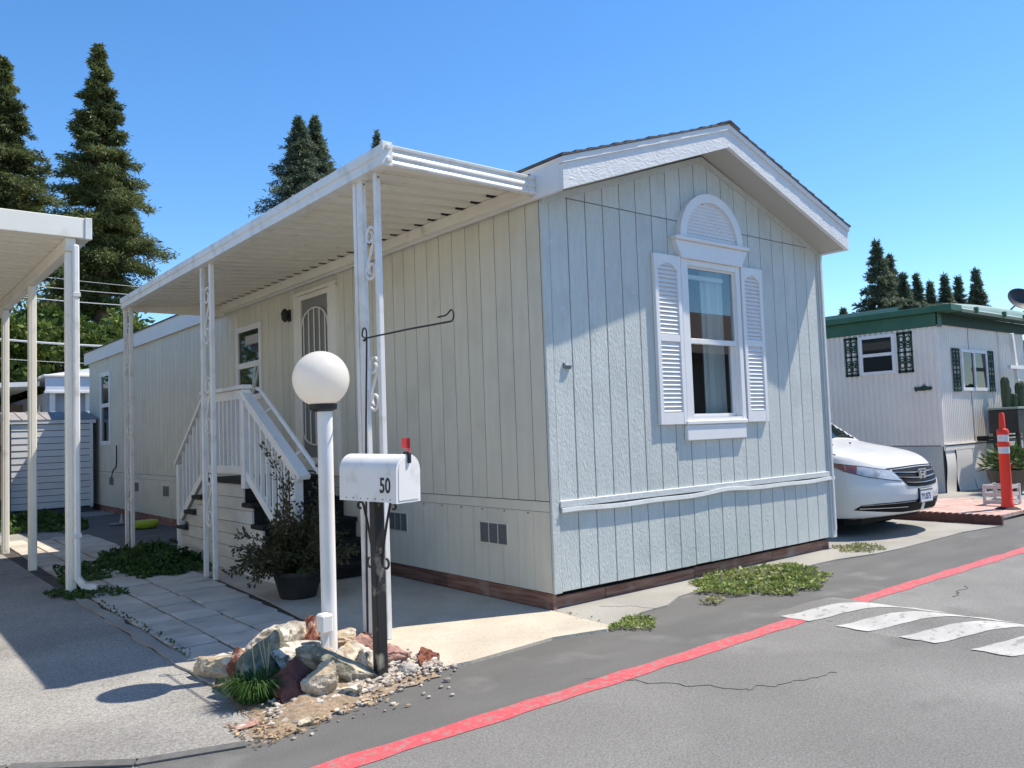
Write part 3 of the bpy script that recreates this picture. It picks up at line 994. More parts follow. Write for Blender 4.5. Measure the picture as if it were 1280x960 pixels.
def side_window(ya, yb, za, zb, zm, fw_=0.06):
    w = obj("window", MB().cbox(-0.022, 0.03, ya, ya + fw_, za, zb, 0.003).cbox(-0.022, 0.03, yb - fw_, yb, za, zb, 0.003).box(-0.018, 0.03, ya + fw_, yb - fw_, zb - fw_, zb - 0.002).box(-0.018, 0.03, ya + fw_, yb - fw_, za + 0.002, za + fw_), WHITE, home)
    obj("meeting_rail", MB().cbox(-0.016, 0.025, ya + fw_, yb - fw_, zm - 0.04, zm + 0.04, 0.003), WHITE, w)
    obj("upper_pane", MB().box(0.003, 0.006, ya + fw_, yb - fw_, zm + 0.04, zb - fw_), DGLASS, w)
    obj("lower_pane", MB().box(0.009, 0.012, ya + fw_, yb - fw_, za + fw_, zm - 0.04), DGLASS, w)
    return w


w1 = side_window(5.70, 6.60, 1.98, 3.02, 2.47, 0.075)
obj("security_bar", MB().obox((-0.004, 5.80, 2.43), (-0.004, 6.02, 2.06), 0.02, 0.03, (1, 0, 0)).obox((-0.004, 5.93, 2.43), (-0.004, 6.06, 2.06), 0.02, 0.025, (1, 0, 0)), WHITE, w1)
side_window(13.78, 14.62, 1.43, 2.995, 2.28, 0.09)
# black cable dropping from the far window
mb = MB()
mb.tube([(-0.012, 13.3, 1.42), (-0.014, 13.28, 1.15), (-0.014, 13.32, 0.98), (-0.012, 13.5, 0.93), (-0.012, 13.62, 0.88), (-0.012, 13.7, 0.75)], 0.012, 5)
obj("wall_cable", mb, BLACK, home)

# ------------------------------------------------------------------ porch awning
aw = thing("porch_awning", "white metal porch awning on scrolled posts along the side of the blue-grey home", "awning", (-1.4, 0, 0))
AY0, AY1, AXO = 0.0, 6.95, -1.45


def gz(y):
    return -0.0085 * y


prof = [(0, 0), (0.150, 0), (0.162, 0.050), (0.206, 0.050), (0.222, 0.0)]
y = AY0 + 0.04
while y < AY1 - 0.1:
    mb = MB()
    for x, z in ((AXO + 0.02, 3.345 + gz(y)), (-0.115, 3.405), (-0.064, 3.412)):
        for a, b in prof:
            mb.v.append((x, y + a, z + b))
        for a, b in prof:
            mb.v.append((x, y + a, z + b + 0.006))
    for i in range(2):
        for k in range(4):
            q = i * 10 + k
            mb.f.append((q, q + 1, q + 11, q + 10))
            mb.f.append((q + 5, q + 15, q + 16, q + 6))
    obj("roof_pan", mb, CREAM_METAL, aw)
    y += 0.224
obj("ledger", MB().cbox(-0.105, -0.0565, 0.035, AY1, 3.30, 3.405, 0.004).box(-0.118, -0.105, 0.035, AY1, 3.30, 3.325), CREAM_METAL, aw)


def slope_prism(poly, y0, y1):
    m_ = MB()
    n = len(poly)
    m_.v = [(x, y0, z + gz(y0)) for x, z in poly] + [(x, y1, z + gz(y1)) for x, z in poly]
    m_.f = [tuple(range(n)), tuple(range(2 * n - 1, n - 1, -1))] + [(i, i + n, (i + 1) % n + n, (i + 1) % n) for i in range(n)]
    return m_


gut = [(AXO, 3.322), (AXO + 0.09, 3.322), (AXO + 0.09, 3.335), (AXO + 0.012, 3.335), (AXO + 0.012, 3.44), (AXO + 0.03, 3.452), (AXO + 0.03, 3.46), (AXO - 0.012, 3.458), (AXO - 0.012, 3.395), (AXO, 3.385)]
obj("gutter_fascia", slope_prism(gut, AY0 + 0.002, AY1), WHITE_METAL, aw)
# front fascia: ribbed extrusion
pf = [(0.03, 3.318), (-0.018, 3.318), (-0.024, 3.330), (-0.020, 3.3435), (-0.006, 3.372), (-0.022, 3.380), (-0.022, 3.392), (-0.006, 3.432), (-0.022, 3.440), (-0.024, 3.456), (-0.012, 3.464), (0.03, 3.464)]
obj("front_fascia", MB().prism(pf, 0, AXO + 0.07, -0.13), WHITE_METAL, aw)
obj("fascia_end_piece", MB().prism([(a - 0.004, b) for a, b in pf], 0, -0.128, -0.057), WHITE_METAL, aw)
cp = obj("corner_plate", MB().cbox(AXO - 0.016, AXO + 0.068, -0.032, 0.0, 3.305, 3.475, 0.004), WHITE_METAL, aw)
for z in (3.345, 3.435):
    mb = MB()
    mb.lathe([(0.020, 0), (0.022, 0.01), (0.014, 0.02)], 0, 0, 10)
    mb.v = [(AXO + 0.03 + a, -0.033 - c, z + b) for a, b, c in mb.v]
    obj("bolt", mb, WHITE_METAL, cp, smooth=True)
mb = MB()
yy = AY0 + 0.04
while yy < AY1 - 0.1:
    mb.prism([(yy + 0.151, 3.4045), (yy + 0.163, 3.4535), (yy + 0.205, 3.4535), (yy + 0.221, 3.4045)], 0, -0.17, -0.0645)
    yy += 0.224
obj("hump_shade", mb, DARK, aw, kind="stuff")  # dark blocks paint the shadow inside the pan humps at the ledger
obj("gap_shade_strip", MB().box(-0.0625, -0.0575, 0.04, AY1, 3.405, 3.50), DARK, aw)  # dark strip painted in as the shade above the ledger
obj("end_closure", MB().box(AXO + 0.02, -0.06, AY1 - 0.02, AY1 + 0.01, 3.235, 3.40), CREAM_METAL, aw)


def scroll(y0, y1, zc, h, flip):
    """S-scroll of flat bar between two post legs"""
    mid = (y0 + y1) / 2
    r = (y1 - y0) / 2 - 0.004
    pts = []
    for k in range(15):
        a = math.pi * 2.4 * (1 - k / 14)
        rr = r * (0.35 + 0.65 * (k / 14))
        pts.append((mid + flip * rr * math.cos(a + math.pi), zc + h / 2 - r + rr * math.sin(a)))
    for k in range(15):
        a = math.pi * 2.4 * (k / 14)
        rr = r * (1 - 0.65 * (k / 14))
        pts.append((mid + flip * rr * math.cos(a), zc - h / 2 + r - rr * math.sin(a)))
    return pts


def awning_post(yc, half, legs, zt):
    p = MB()
    for (x0, x1, y0, y1) in legs:
        p.cbox(x0, x1, y0, y1, 0.021, zt, 0.004)
    post = obj("post", p, WHITE_METAL, aw)
    return post


pz = 3.322
P1 = awning_post(0, 0, [(-1.400, -1.362, 0.178, 0.225)], pz)
obj("post", MB().cbox(-1.400, -1.362, 0.487, 0.530, 0.021, pz, 0.004).cbox(-1.400, -1.362, 0.388, 0.470, 0.021, pz, 0.004).box(-1.385, -1.372, 0.465, 0.49, 0.03, pz), WHITE_METAL, aw)
for zc in (2.76, 1.81, 0.85):
    pts = scroll(0.227, 0.386, zc, 0.40, 1)
    obj("scrollwork", MB().tube([(-1.382, a, b) for a, b in pts], 0.011, 6), WHITE_METAL, P1, smooth=True)
mb = MB()
for yy in (0.203, 0.435):
    mb.lathe([(0.008, 0), (0.008, 0.006)], 0, 0, 8)
    mb.v[-16:] = [(-1.382 + a, yy - (0.0255 if yy < 0.3 else 0.0475) - c, 3.285 + b) for a, b, c in mb.v[-16:]]
obj("screw", mb, GREY_METAL, P1)
for yc in (3.78, 6.88):
    z_ = pz + gz(yc)
    p = obj("post", MB().cbox(-1.40, -1.355, yc - 0.16, yc - 0.115, 0.021, z_, 0.004).cbox(-1.40, -1.355, yc + 0.115, yc + 0.16, 0.021, z_, 0.004), WHITE_METAL, aw)
    for zc in (2.76, 1.81, 0.85):
        pts = scroll(yc - 0.113, yc + 0.113, zc, 0.62, 1)
        obj("scrollwork", MB().tube([(-1.378, a, b) for a, b in pts], 0.011, 6), WHITE_METAL, p, smooth=True)

# ------------------------------------------------------------------ entry stairs
st = thing("entry_stairs", "cream sided porch stairs with black treads and white baluster railing at the screen door", "stairs", (-0.55, 4.2, 0.02))
SX0, SX1 = -1.05, -0.012
LZ = 1.015
obj("landing", MB().cbox(SX0 - 0.02, SX1, 3.70, 4.97, LZ - 0.045, LZ, 0.006), BLACK_STEP, st)
fs = [(3.45, 0.775), (3.175, 0.565), (2.90, 0.355), (2.63, 0.165)]
prev = 3.72
stepsF = []
for y0, z in fs:
    obj("tread", MB().cbox(SX0 - 0.02, SX1, y0 - 0.02, prev, z - 0.045, z, 0.005), BLACK_STEP, st)
    obj("riser", MB().box(SX0 + 0.03, SX1, y0 + 0.02, y0 + 0.04, max(0.021, z - 0.215), z - 0.046), BLACK_STEP, st)
    prev = y0 + 0.03
obj("riser", MB().box(SX0 + 0.03, SX1, 3.73, 3.75, 0.78, LZ - 0.046), BLACK_STEP, st)
bs = [(5.24, 0.80), (5.54, 0.61), (5.83, 0.41), (6.13, 0.215)]
prev = 4.95
for y1, z in bs:
    obj("tread", MB().cbox(SX0 - 0.045, SX1, prev, y1 + 0.02, z - 0.045, z, 0.005), BLACK_STEP, st)
    obj("riser", MB().box(SX0 + 0.03, SX1, y1 - 0.04, y1 - 0.02, max(0.021, z - 0.20), z - 0.046), BLACK_STEP, st)
    prev = y1 - 0.03
# horizontal side boards cut to the stepped outline
nb = 7
hb = (LZ - 0.05 - 0.022) / nb


def side_lim(z):
    f = 3.72
    for y0, zt_ in fs:
        if z < zt_ - 0.05:
            f = y0 + 0.03
    b = 4.95
    for y1, zt_ in bs:
        if z < zt_ - 0.05:
            b = y1 - 0.03
    return f, b


for k in range(nb):
    z0, z1 = 0.022 + k * hb, 0.022 + (k + 1) * hb - 0.006
    cuts = sorted({z0, z1} | {t - 0.05 for _, t in fs + bs if z0 < t - 0.05 < z1})
    mb = MB()
    for a, b in zip(cuts, cuts[1:]):
        f, g = side_lim((a + b) / 2)
        mb.box(SX0, SX0 + 0.022, f, g, a, b)
    obj("side_board", mb, CREAM_WOOD, st)
mb = MB()
for a, b in [(0.0, 0.1), (0.1, 0.3), (0.3, 0.5), (0.5, 0.7), (0.7, LZ - 0.06)]:
    f, g = side_lim(b)
    mb.box(SX0 + 0.0225, SX0 + 0.03, f + 0.03, g - 0.03, a + 0.021, b)
obj("side_backing", mb, GROOVE, st)
# railing on the outer side
RXc = SX0 - 0.002
mb = MB().cbox(RXc - 0.045, RXc + 0.045, 3.56, 3.65, 0.93, 1.97, 0.005)
obj("landing_post", mb, WHITE, st)
obj("landing_post", MB().cbox(RXc - 0.04, RXc + 0.04, 4.80, 4.88, 0.93, 1.95, 0.005), WHITE, st)
obj("newel_post", MB().cbox(RXc - 0.045, RXc + 0.045, 2.33, 2.42, 0.022, 1.10, 0.005), WHITE, st)
obj("newel_post", MB().cbox(RXc - 0.04, RXc + 0.04, 5.76, 5.84, 0.022, 1.16, 0.005), WHITE, st)
obj("top_rail", MB().cbox(RXc - 0.055, RXc + 0.055, 3.55, 4.90, 1.975, 2.02, 0.006).box(RXc - 0.022, RXc + 0.022, 3.655, 4.79, 1.875, 1.972), WHITE, st)
obj("bottom_rail", MB().cbox(RXc - 0.022, RXc + 0.022, 3.655, 4.79, 1.075, 1.165, 0.004), WHITE, st)
for k in range(9):
    y = 3.655 + (k + 0.5) * 1.135 / 9
    obj("baluster", MB().box(RXc - 0.018, RXc + 0.018, y - 0.018, y + 0.018, 1.165, 1.875), WHITE, st)
# sloping front rail
a, b = Vector((RXc, 3.62, 1.945)), Vector((RXc, 2.20, 1.075))
obj("stair_rail", MB().obox(a, b, 0.11, 0.042), WHITE, st)
obj("stair_rail_face", MB().obox(a - Vector((0.0, 0, 0.07)), b - Vector((0.0, -0.1, 0.01)), 0.042, 0.085), WHITE, st)
a2, b2 = Vector((RXc, 3.57, 1.07)), Vector((RXc, 2.42, 0.335))
obj("stair_bottom_rail", MB().obox(a2, b2, 0.042, 0.085), WHITE, st)
for k in range(8):
    y = 3.555 - (k + 0.6) * 1.14 / 8
    t = (3.62 - y) / 1.42
    zt_ = lerp(1.945, 1.075, t) - 0.09
    zb_ = lerp(1.07, 0.335, (3.57 - y) / 1.15) + 0.02
    obj("baluster", MB().box(RXc - 0.018, RXc + 0.018, y - 0.018, y + 0.018, zb_, zt_), WHITE, st)
a, b = Vector((RXc, 4.86, 1.93)), Vector((RXc, 5.90, 1.16))
obj("stair_rail", MB().obox(a, b, 0.09, 0.04), WHITE, st)
a2, b2 = Vector((RXc, 4.90, 1.07)), Vector((RXc, 5.76, 0.50))
obj("stair_bottom_rail", MB().obox(a2, b2, 0.042, 0.085), WHITE, st)
for k in range(6):
    y = 4.90 + (k + 0.6) * 0.86 / 6.4
    t = (y - 4.86) / 1.04
    obj("baluster", MB().box(RXc - 0.018, RXc + 0.018, y - 0.018, y + 0.018, lerp(1.07, 0.5, (y - 4.9) / 0.86) + 0.02, lerp(1.93, 1.16, t) - 0.02), WHITE, st)
# round pipe handrail fixed inside
obj("pipe_handrail", MB().tube([(RXc + 0.12, 3.60, 1.98), (RXc + 0.12, 3.50, 1.965), (RXc + 0.12, 2.10, 1.08)], 0.022, 8).tube([(RXc + 0.05, 3.2, 1.72), (RXc + 0.12, 3.2, 1.76)], 0.01, 6).tube([(RXc + 0.05, 2.5, 1.28), (RXc + 0.12, 2.5, 1.32)], 0.01, 6), WHITE, st, smooth=True)

# ------------------------------------------------------------------ neighbour's carport
cpz = thing("carport", "cream white metal carport of the neighbouring lot at the left edge", "carport", (-3.5, 4.05, 0))
y = 4.03
prof2 = [(0, 0), (0.15, 0), (0.16, 0.03), (0.19, 0.03), (0.2, 0)]
while y < 12.5:
    mb = MB()
    for x in (-2.47, -6.15):
        for a, b in prof2:
            mb.v.append((x, y + a, 3.495 + b))
        for a, b in prof2:
            mb.v.append((x, y + a, 3.495 + b + 0.006))
    for k in range(4):
        mb.f.append((k, k + 1, k + 11, k + 10))
        mb.f.append((k + 5, k + 15, k + 16, k + 6))
    obj("roof_pan", mb, CREAM_METAL, cpz)
    y += 0.2
obj("front_fascia", MB().cbox(-6.15, -2.50, 3.985, 4.025, 3.487, 3.69, 0.005), CREAM_METAL, cpz)
obj("corner_cap", MB().cbox(-2.498, -2.435, 3.975, 4.035, 3.480, 3.696, 0.005), WHITE_METAL, cpz)
obj("side_gutter", MB().cbox(-2.475, -2.44, 4.036, 12.6, 3.487, 3.685, 0.004).box(-2.56, -2.475, 4.036, 12.6, 3.485, 3.493), CREAM_METAL, cpz)
obj("beam", MB().cbox(-2.66, -2.57, 4.03, 12.6, 3.36, 3.49, 0.006), CREAM_METAL, cpz)
for i, y in enumerate((4.10, 6.20, 8.28, 10.4)):
    p = obj("post", MB().cbox(-2.658, -2.572, y - 0.043, y + 0.043, 0.0, 3.36, 0.010).box(-2.661, -2.6575, y - 0.011, y + 0.011, 0.05, 3.3).box(-2.627, -2.603, y - 0.0465, y - 0.0425, 0.05, 3.3), CREAM_METAL, cpz)
    if i == 0:
        obj("downspout", MB().cbox(-2.602, -2.548, 3.985, 4.050, 0.14, 3.42, 0.012).obox((-2.575, 4.017, 0.17), (-2.52, 3.99, 0.085), 0.062, 0.052).obox((-2.535, 3.997, 0.085), (-2.42, 3.93, 0.065), 0.062, 0.052), WHITE_METAL, p)
        for zz in (0.55, 2.9):
            obj("downspout_strap", MB().cbox(-2.609, -2.541, 3.978, 4.056, zz, zz + 0.045, 0.004), WHITE_METAL, p)

# unseen home beside the carport, added for warm bounce and to block blue sky
nh = thing("mobile_home", "unseen cream lap-sided home by the carport, added for warm bounce light", "mobile home", (-8.2, 6, 0))
for k in range(22):
    z = 0.05 + k * 0.15
    obj("lap_board", MB().prism([(-6.20, z), (-6.20 + 0.022, z), (-6.20, z + 0.148)], 1, -0.6, 14.0), CREAM_METAL, nh)
obj("wall", MB().box(-10.3, -6.201, -0.6, 14.0, 0.0, 3.38), CREAM_METAL, nh)
obj("roof", MB().prism([(-10.6, 3.39), (-6.17, 3.39), (-6.17, 3.48), (-8.25, 4.1), (-10.6, 3.48)], 1, -0.9, 14.3), SHINGLE, nh)
for y in (0.6, 6.0):
    nw = obj("window", MB().box(-6.17, -6.14, y, y + 1.2, 1.4, 2.5), WHITE, nh)
    obj("pane", MB().box(-6.139, -6.135, y + 0.06, y + 1.14, 1.46, 2.44), DGLASS, nw)

# ------------------------------------------------------------------ globe lamp
lx, ly = -1.99, -0.13
lamp = thing("globe_lamp_post", "white post lamp with a large frosted globe standing among the rocks", "lamp post", (lx, ly, 0.08))
obj("pole", MB().lathe([(0.048, 0.02), (0.048, 1.60)], lx + 0.0, ly, 20), LAMPPOST, lamp, smooth=True)
obj("collar", MB().lathe([(0.05, 1.60), (0.085, 1.615), (0.088, 1.645), (0.075, 1.652)], lx - 0.01, ly, 24), BLACK, lamp, smooth=True)
gp = []
GR, GC = 0.176, 1.805
for k in range(25):
    a = -math.radians(62) + k / 24 * math.radians(152)
    gp.append((max(0.001, GR * math.cos(a)), GC + GR * math.sin(a)))
obj("globe", MB().lathe(gp, lx - 0.02, ly, 40), GLOBE, lamp, smooth=True)
ob = thing("outlet_post", "small white weatherproof outlet box on a stub beside the lamp post", "outlet box", (-2.065, -0.21, 0.1))
obj("stub", MB().cbox(-2.085, -2.045, -0.235, -0.195, 0.06, 0.28, 0.005), LAMPPOST, ob)
obj("cover", MB().cbox(-2.105, -2.028, -0.262, -0.18, 0.26, 0.372, 0.010), LAMPPOST, ob)

# ------------------------------------------------------------------ mailbox
mx, my = -1.89, -0.575
mbx = thing("mailbox", "white rounded mailbox numbered 50 on a worn black wooden post", "mailbox", (mx, my, 0.0))
obj("post", MB().cbox(mx - 0.033, mx + 0.033, my - 0.033, my + 0.033, 0.0, 1.05, 0.005), WORNPOST, mbx)
ROT = Matrix.Rotation(math.radians(15), 4, 'Z') @ Matrix.Rotation(math.radians(1.2), 4, 'X')
MO = Vector((mx - 0.005, my - 0.03, 1.06))


def mtx(m_):
    m_.v = [tuple(MO + ROT @ Vector(p)) for p in m_.v]
    return m_


L2, HW, HS = 0.225, 0.095, 0.175   # half length, half width, straight side height


def arch_pts(hw, hs, n=14):
    return [(hw, 0.0), (hw, hs)] + [(hw * math.cos(a), hs + hw * math.sin(a)) for a in np.linspace(0, math.pi, n)[1:-1]] + [(-hw, hs), (-hw, 0.0)]


obj("body", mtx(MB().prism(arch_pts(HW, HS), 1, -L2 + 0.01, L2)), MAILWHITE, mbx, smooth=True)
dr = obj("door", mtx(MB().prism([(x * 1.05, z * 1.025 - 0.004) for x, z in arch_pts(HW, HS)], 1, -L2 - 0.018, -L2 + 0.022)), MAILWHITE, mbx, smooth=True)
obj("door_panel", mtx(MB().prism([(x * 0.86, z * 0.93 + 0.012) for x, z in arch_pts(HW, HS)], 1, -L2 - 0.0215, -L2 - 0.0175)), MAILWHITE, dr)
obj("latch", mtx(MB().cbox(-0.012, 0.012, -L2 - 0.032, -L2 + 0.012, HS + HW - 0.004, HS + HW + 0.016, 0.003).cbox(-0.010, 0.010, -L2 - 0.036, -L2 - 0.0185, HS + HW - 0.05, HS + HW + 0.01, 0.003)), BLACK, mbx)
fl = MB().cbox(HW + 0.003, HW + 0.009, -L2 + 0.06, -L2 + 0.085, 0.12, 0.36, 0.002).cbox(HW + 0.003, HW + 0.009, -L2 + 0.06, -L2 + 0.125, 0.30, 0.36, 0.002)
obj("flag", mtx(fl), FLAGRED, mbx)
mb = MB()
for k in range(7):
    mb.box(-HW - 0.0025, -HW - 0.0002, -L2 + 0.03 + k * 0.06, -L2 + 0.036 + k * 0.06, 0.014, 0.020)
obj("rivet", mtx(mb), BLACK, mbx)


def text_mesh(name, body, size, depth, M, m_, parent, sx=1.0, bold=0.0):
    cu = bpy.data.curves.new(name, 'FONT')
    cu.body = body
    cu.size = size
    cu.extrude = depth
    cu.offset = bold
    cu.resolution_u = 3
    t = bpy.data.objects.new("tmp_text", cu)
    COL.objects.link(t)
    dg = bpy.context.evaluated_depsgraph_get()
    me = bpy.data.meshes.new_from_object(t.evaluated_get(dg))
    bpy.data.objects.remove(t)
    me.name = name
    root = LOC[parent.name]
    for v in me.vertices:
        v.co = M @ Vector((v.co.x * sx, v.co.y, v.co.z)) - root
    me.materials.clear()
    me.materials.append(m_)
    o = bpy.data.objects.new(name, me)
    COL.objects.link(o)
    LOC[o.name] = root
    o.parent = parent
    return o


# text plane: local x -> -y of the box side (left side seen with the door on the right)
B = Matrix(((0, 0, -1, -HW - 0.0012), (-1, 0, 0, -L2 + 0.118), (0, 1, 0, 0.055), (0, 0, 0, 1)))
MM = Matrix.Translation(MO) @ ROT @ B
text_mesh("house_number", "50", 0.122, 0.001, MM, BLACK, mbx, 0.72, 0.0022)
# curled iron brackets
for s_ in (-1, 1):
    pts = [(0.043, 0.66), (0.05, 0.72), (0.075, 0.85), (0.105, 0.97)]
    pts = [(0.037 + 0.07 * (k / 10) ** 1.4, 0.68 + 0.33 * k / 10) for k in range(11)]
    cx_, cz_ = pts[-1][0] + 0.030, pts[-1][1] + 0.0
    pts += [(cx_ - 0.030 * (1 - 0.05 * k) * math.cos(k * 0.42), cz_ + 0.030 * (1 - 0.05 * k) * math.sin(k * 0.42)) for k in range(1, 13)]
    lo = [(0.040 + 0.024 - 0.024 * math.cos(k * 0.45), 0.68 - 0.024 * math.sin(k * 0.45) * 1.2) for k in range(0, 11)]
    pp = list(reversed(lo)) + pts
    obj("bracket", MB().tube([tuple(Vector((mx, my, 0)) + Matrix.Rotation(math.radians(15), 4, 'Z') @ Vector((0, s_ * a, b + 0.01))) for a, b in pp], 0.008, 6), BLACK, mbx, smooth=True)

# ------------------------------------------------------------------ shepherd hook rod
hx, hy = -1.60, 0.10
pts = [(hx, hy, 0.0), (hx + 0.005, hy - 0.01, 0.8), (hx, hy - 0.05, 1.5), (hx, hy - 0.09, 2.09)]
loop = []
for k in range(13):
    a = -math.pi * 0.05 + k / 12 * math.pi * 1.75
    loop.append((hx, hy - 0.05 + 0.030 * math.cos(a) - 0.01, 2.125 + 0.045 * math.sin(a)))
armz = 2.098
arm = [(hx, hy - 0.10, armz), (hx, -0.55, armz - 0.003), (hx, -0.98, armz - 0.012)]
tip = [(hx, -0.985 - 0.028 * math.sin(k / 8 * math.pi), armz + 0.022 - 0.034 * math.cos(k / 8 * math.pi)) for k in range(9)]
tip += [(hx, -0.955, armz + 0.038), (hx, -0.93, armz + 0.030), (hx, -0.85, armz + 0.030)]
hook = MB().tube(pts, [0.0075, 0.0075, 0.0065, 0.006], 6).tube([pts[-1]] + loop + [arm[0]], 0.0055, 6).tube(arm + tip, [0.006] * 3 + [0.005] * len(tip), 6)
one("garden_hook", hook, BLACK, "thin black shepherd hook rod with a long arm rising behind the mailbox", "garden hook", smooth=True)

# ------------------------------------------------------------------ rock bed at the lamp
mb = MB()
n1, n2 = 26, 14
bed = [(-2.72, -0.72), (-2.66, -0.2), (-2.60, 0.25), (-2.30, 0.42), (-1.95, 0.45), (-1.60, 0.30), (-1.52, -0.1), (-1.50, -0.55), (-1.60, -0.74), (-2.0, -0.80), (-2.35, -0.90), (-2.62, -1.0)]
cx = sum(p[0] for p in bed) / len(bed)
cy = sum(p[1] for p in bed) / len(bed)
m_ = len(bed)
for k in range(n2 + 1):
    t = k / n2
    for i in range(m_ * 4):
        a, f = divmod(i, 4)
        p, q = bed[a], bed[(a + 1) % m_]
        ex, ey = lerp(p[0], q[0], f / 4), lerp(p[1], q[1], f / 4)
        x, y = lerp(ex, cx, t), lerp(ey, cy, t)
        z = 0.008 + 0.055 * min(1, t * 1.6) + (0.010 * math.sin(x * 23) * math.sin(y * 19) if t > 0.02 else 0)
        mb.v.append((x + 0.02 * math.sin(y * 31), y + 0.02 * math.sin(x * 29), z))
mm = m_ * 4
for k in range(n2):
    for i in range(mm):
        mb.f.append((k * mm + i, k * mm + (i + 1) % mm, (k + 1) * mm + (i + 1) % mm, (k + 1) * mm + i))
struct("soil_bed", mb, SOIL, smooth=True)


def rock_mesh(sx, sy, sz, seed, cuts=9, sub=3, rough=0.05):
    from mathutils import noise as mn
    rr = random.Random(seed)
    bm = bmesh.new()
    bmesh.ops.create_icosphere(bm, subdivisions=sub, radius=1.0)
    planes = []
    for _ in range(cuts):
        d = Vector((rr.gauss(0, 1), rr.gauss(0, 1), rr.gauss(0, 0.8))).normalized()
        planes.append((d, rr.uniform(0.42, 0.80)))
    o_ = Vector((seed * 3.7, seed * 1.3, seed * 0.7))
    for v in bm.verts:
        p = v.co.copy()
        for d, h in planes:
            k = p.dot(d)
            if k > h:
                p -= d * (k - h) * 0.97
        if sub > 2:
            p *= 1.12 + 0.20 * mn.noise(p * 1.6 + o_) + 0.10 * mn.noise(p * 4 + o_) + 0.09 * mn.noise(p * 9 + o_) + 0.05 * mn.noise(p * 21 + o_)
        else:
            p *= 1 + rr.uniform(-0.12, 0.12)
        v.co = Vector((p.x * sx, p.y * sy, p.z * sz))
    bm.verts.index_update()
    m_ = MB()
    m_.add([v.co for v in bm.verts], [[v.index for v in f.verts] for f in bm.faces])
    bm.free()
    return m_


def rock(label, x, y, z, sx, sy, sz, rot, m, seed, tilt=0.0, **kw):
    m_ = rock_mesh(sx * 1.1, sy * 1.1, sz * 0.92, seed, sub=4, **kw)
    M = Matrix.Translation((x, y, z * 0.78)) @ Matrix.Rotation(rot, 4, 'Z') @ Matrix.Rotation(tilt, 4, 'Y')
    m_.v = [tuple(M @ Vector(p)) for p in m_.v]
    o = one("rock", m_, m, label, "rock", smooth=True, group="rocks piled around the lamp post")
    try:
        o.data.set_sharp_from_angle(angle=math.radians(13))
    except Exception:
        pass
    return o


rock("long rounded tan rock lying at the left end of the rock pile beside the pavers", -2.53, 0.20, 0.085, 0.075, 0.175, 0.080, 0.55, TANROCK, 1, cuts=3)
rock("small dark brown wedge rock between the rounded tan rock and the grey-green slab", -2.53, -0.06, 0.10, 0.075, 0.10, 0.13, 0.2, REDROCK, 2)
rock("upright grey-green slab of rock standing behind the grass tuft", -2.42, -0.16, 0.15, 0.17, 0.09, 0.20, 0.4, GREYROCK, 3, tilt=-0.15)
rock("large flat-topped pale rock at the back of the pile, striped by thin shadows", -2.16, 0.20, 0.13, 0.23, 0.16, 0.15, 0.4, PALEROCK, 4, cuts=6)
rock("big lumpy pale boulder in the middle of the pile left of the lamp post", -2.21, -0.17, 0.14, 0.21, 0.17, 0.17, 1.1, PALEROCK, 5)
rock("dark red-brown angular rock at the front of the pile beside the grass tuft", -2.42, -0.53, 0.10, 0.125, 0.11, 0.145, 0.8, MAROON, 6, cuts=11)
rock("tan and cream wedge rock at the front right of the dark red-brown rock", -2.27, -0.63, 0.085, 0.115, 0.085, 0.125, 0.1, TANROCK, 37, cuts=10)
rock("long grey ridge-shaped rock sloping down toward the mailbox post", -2.10, -0.46, 0.11, 0.22, 0.10, 0.14, -0.55, GREYROCK, 8, tilt=0.32)
rock("rusty red rock standing behind the white outlet box", -1.97, 0.20, 0.16, 0.10, 0.09, 0.14, 0.4, RUSTROCK, 9, cuts=10)
rock("tan rock with a pointed end lying behind the foot of the lamp post", -1.78, 0.12, 0.11, 0.15, 0.08, 0.09, -0.4, TANROCK, 10)
rock("pinkish tan rock close to the lamp foot on its right", -1.80, -0.10, 0.115, 0.11, 0.09, 0.09, 0.7, PINKROCK, 11)
rock("pale yellow-tan rock directly in front of the lamp pole", -1.95, -0.30, 0.10, 0.12, 0.10, 0.115, 1.9, TANROCK, 42)
rock("round whitish rock just left of the mailbox post", -1.88, -0.42, 0.09, 0.095, 0.08, 0.085, 0.2, PALEROCK, 13, cuts=5)
rock("small dark maroon rock behind the mailbox post", -1.66, 0.0, 0.10, 0.075, 0.07, 0.085, 0.0, MAROON, 14)
rock("dusty pink rock right of the mailbox post", -1.69, -0.40, 0.080, 0.15, 0.10, 0.085, 0.3, PINKROCK, 15)
rock("brick-coloured rock at the right end of the pile next to the porch pad", -1.55, -0.52, 0.06, 0.095, 0.075, 0.080, 0.9, RUSTROCK, 16)
rock("small smooth grey cobble in the gravel right of the mailbox post", -1.735, -0.60, 0.05, 0.055, 0.05, 0.045, 0.0, GRAVEL, 17, cuts=2)
rock("pale flat cobble at the road edge below the tan and cream wedge rock", -2.14, -0.70, 0.05, 0.08, 0.06, 0.045, 0.5, PALEROCK, 18)
rock("small dark stone lying alone on the asphalt edge", -2.52, -0.93, 0.022, 0.045, 0.032, 0.026, 0.4, GREYROCK, 19)
rock("flat reddish chip of stone lying in the dry litter near the driveway", -2.74, -0.74, 0.017, 0.085, 0.035, 0.014, 0.3, PINKROCK, 20)

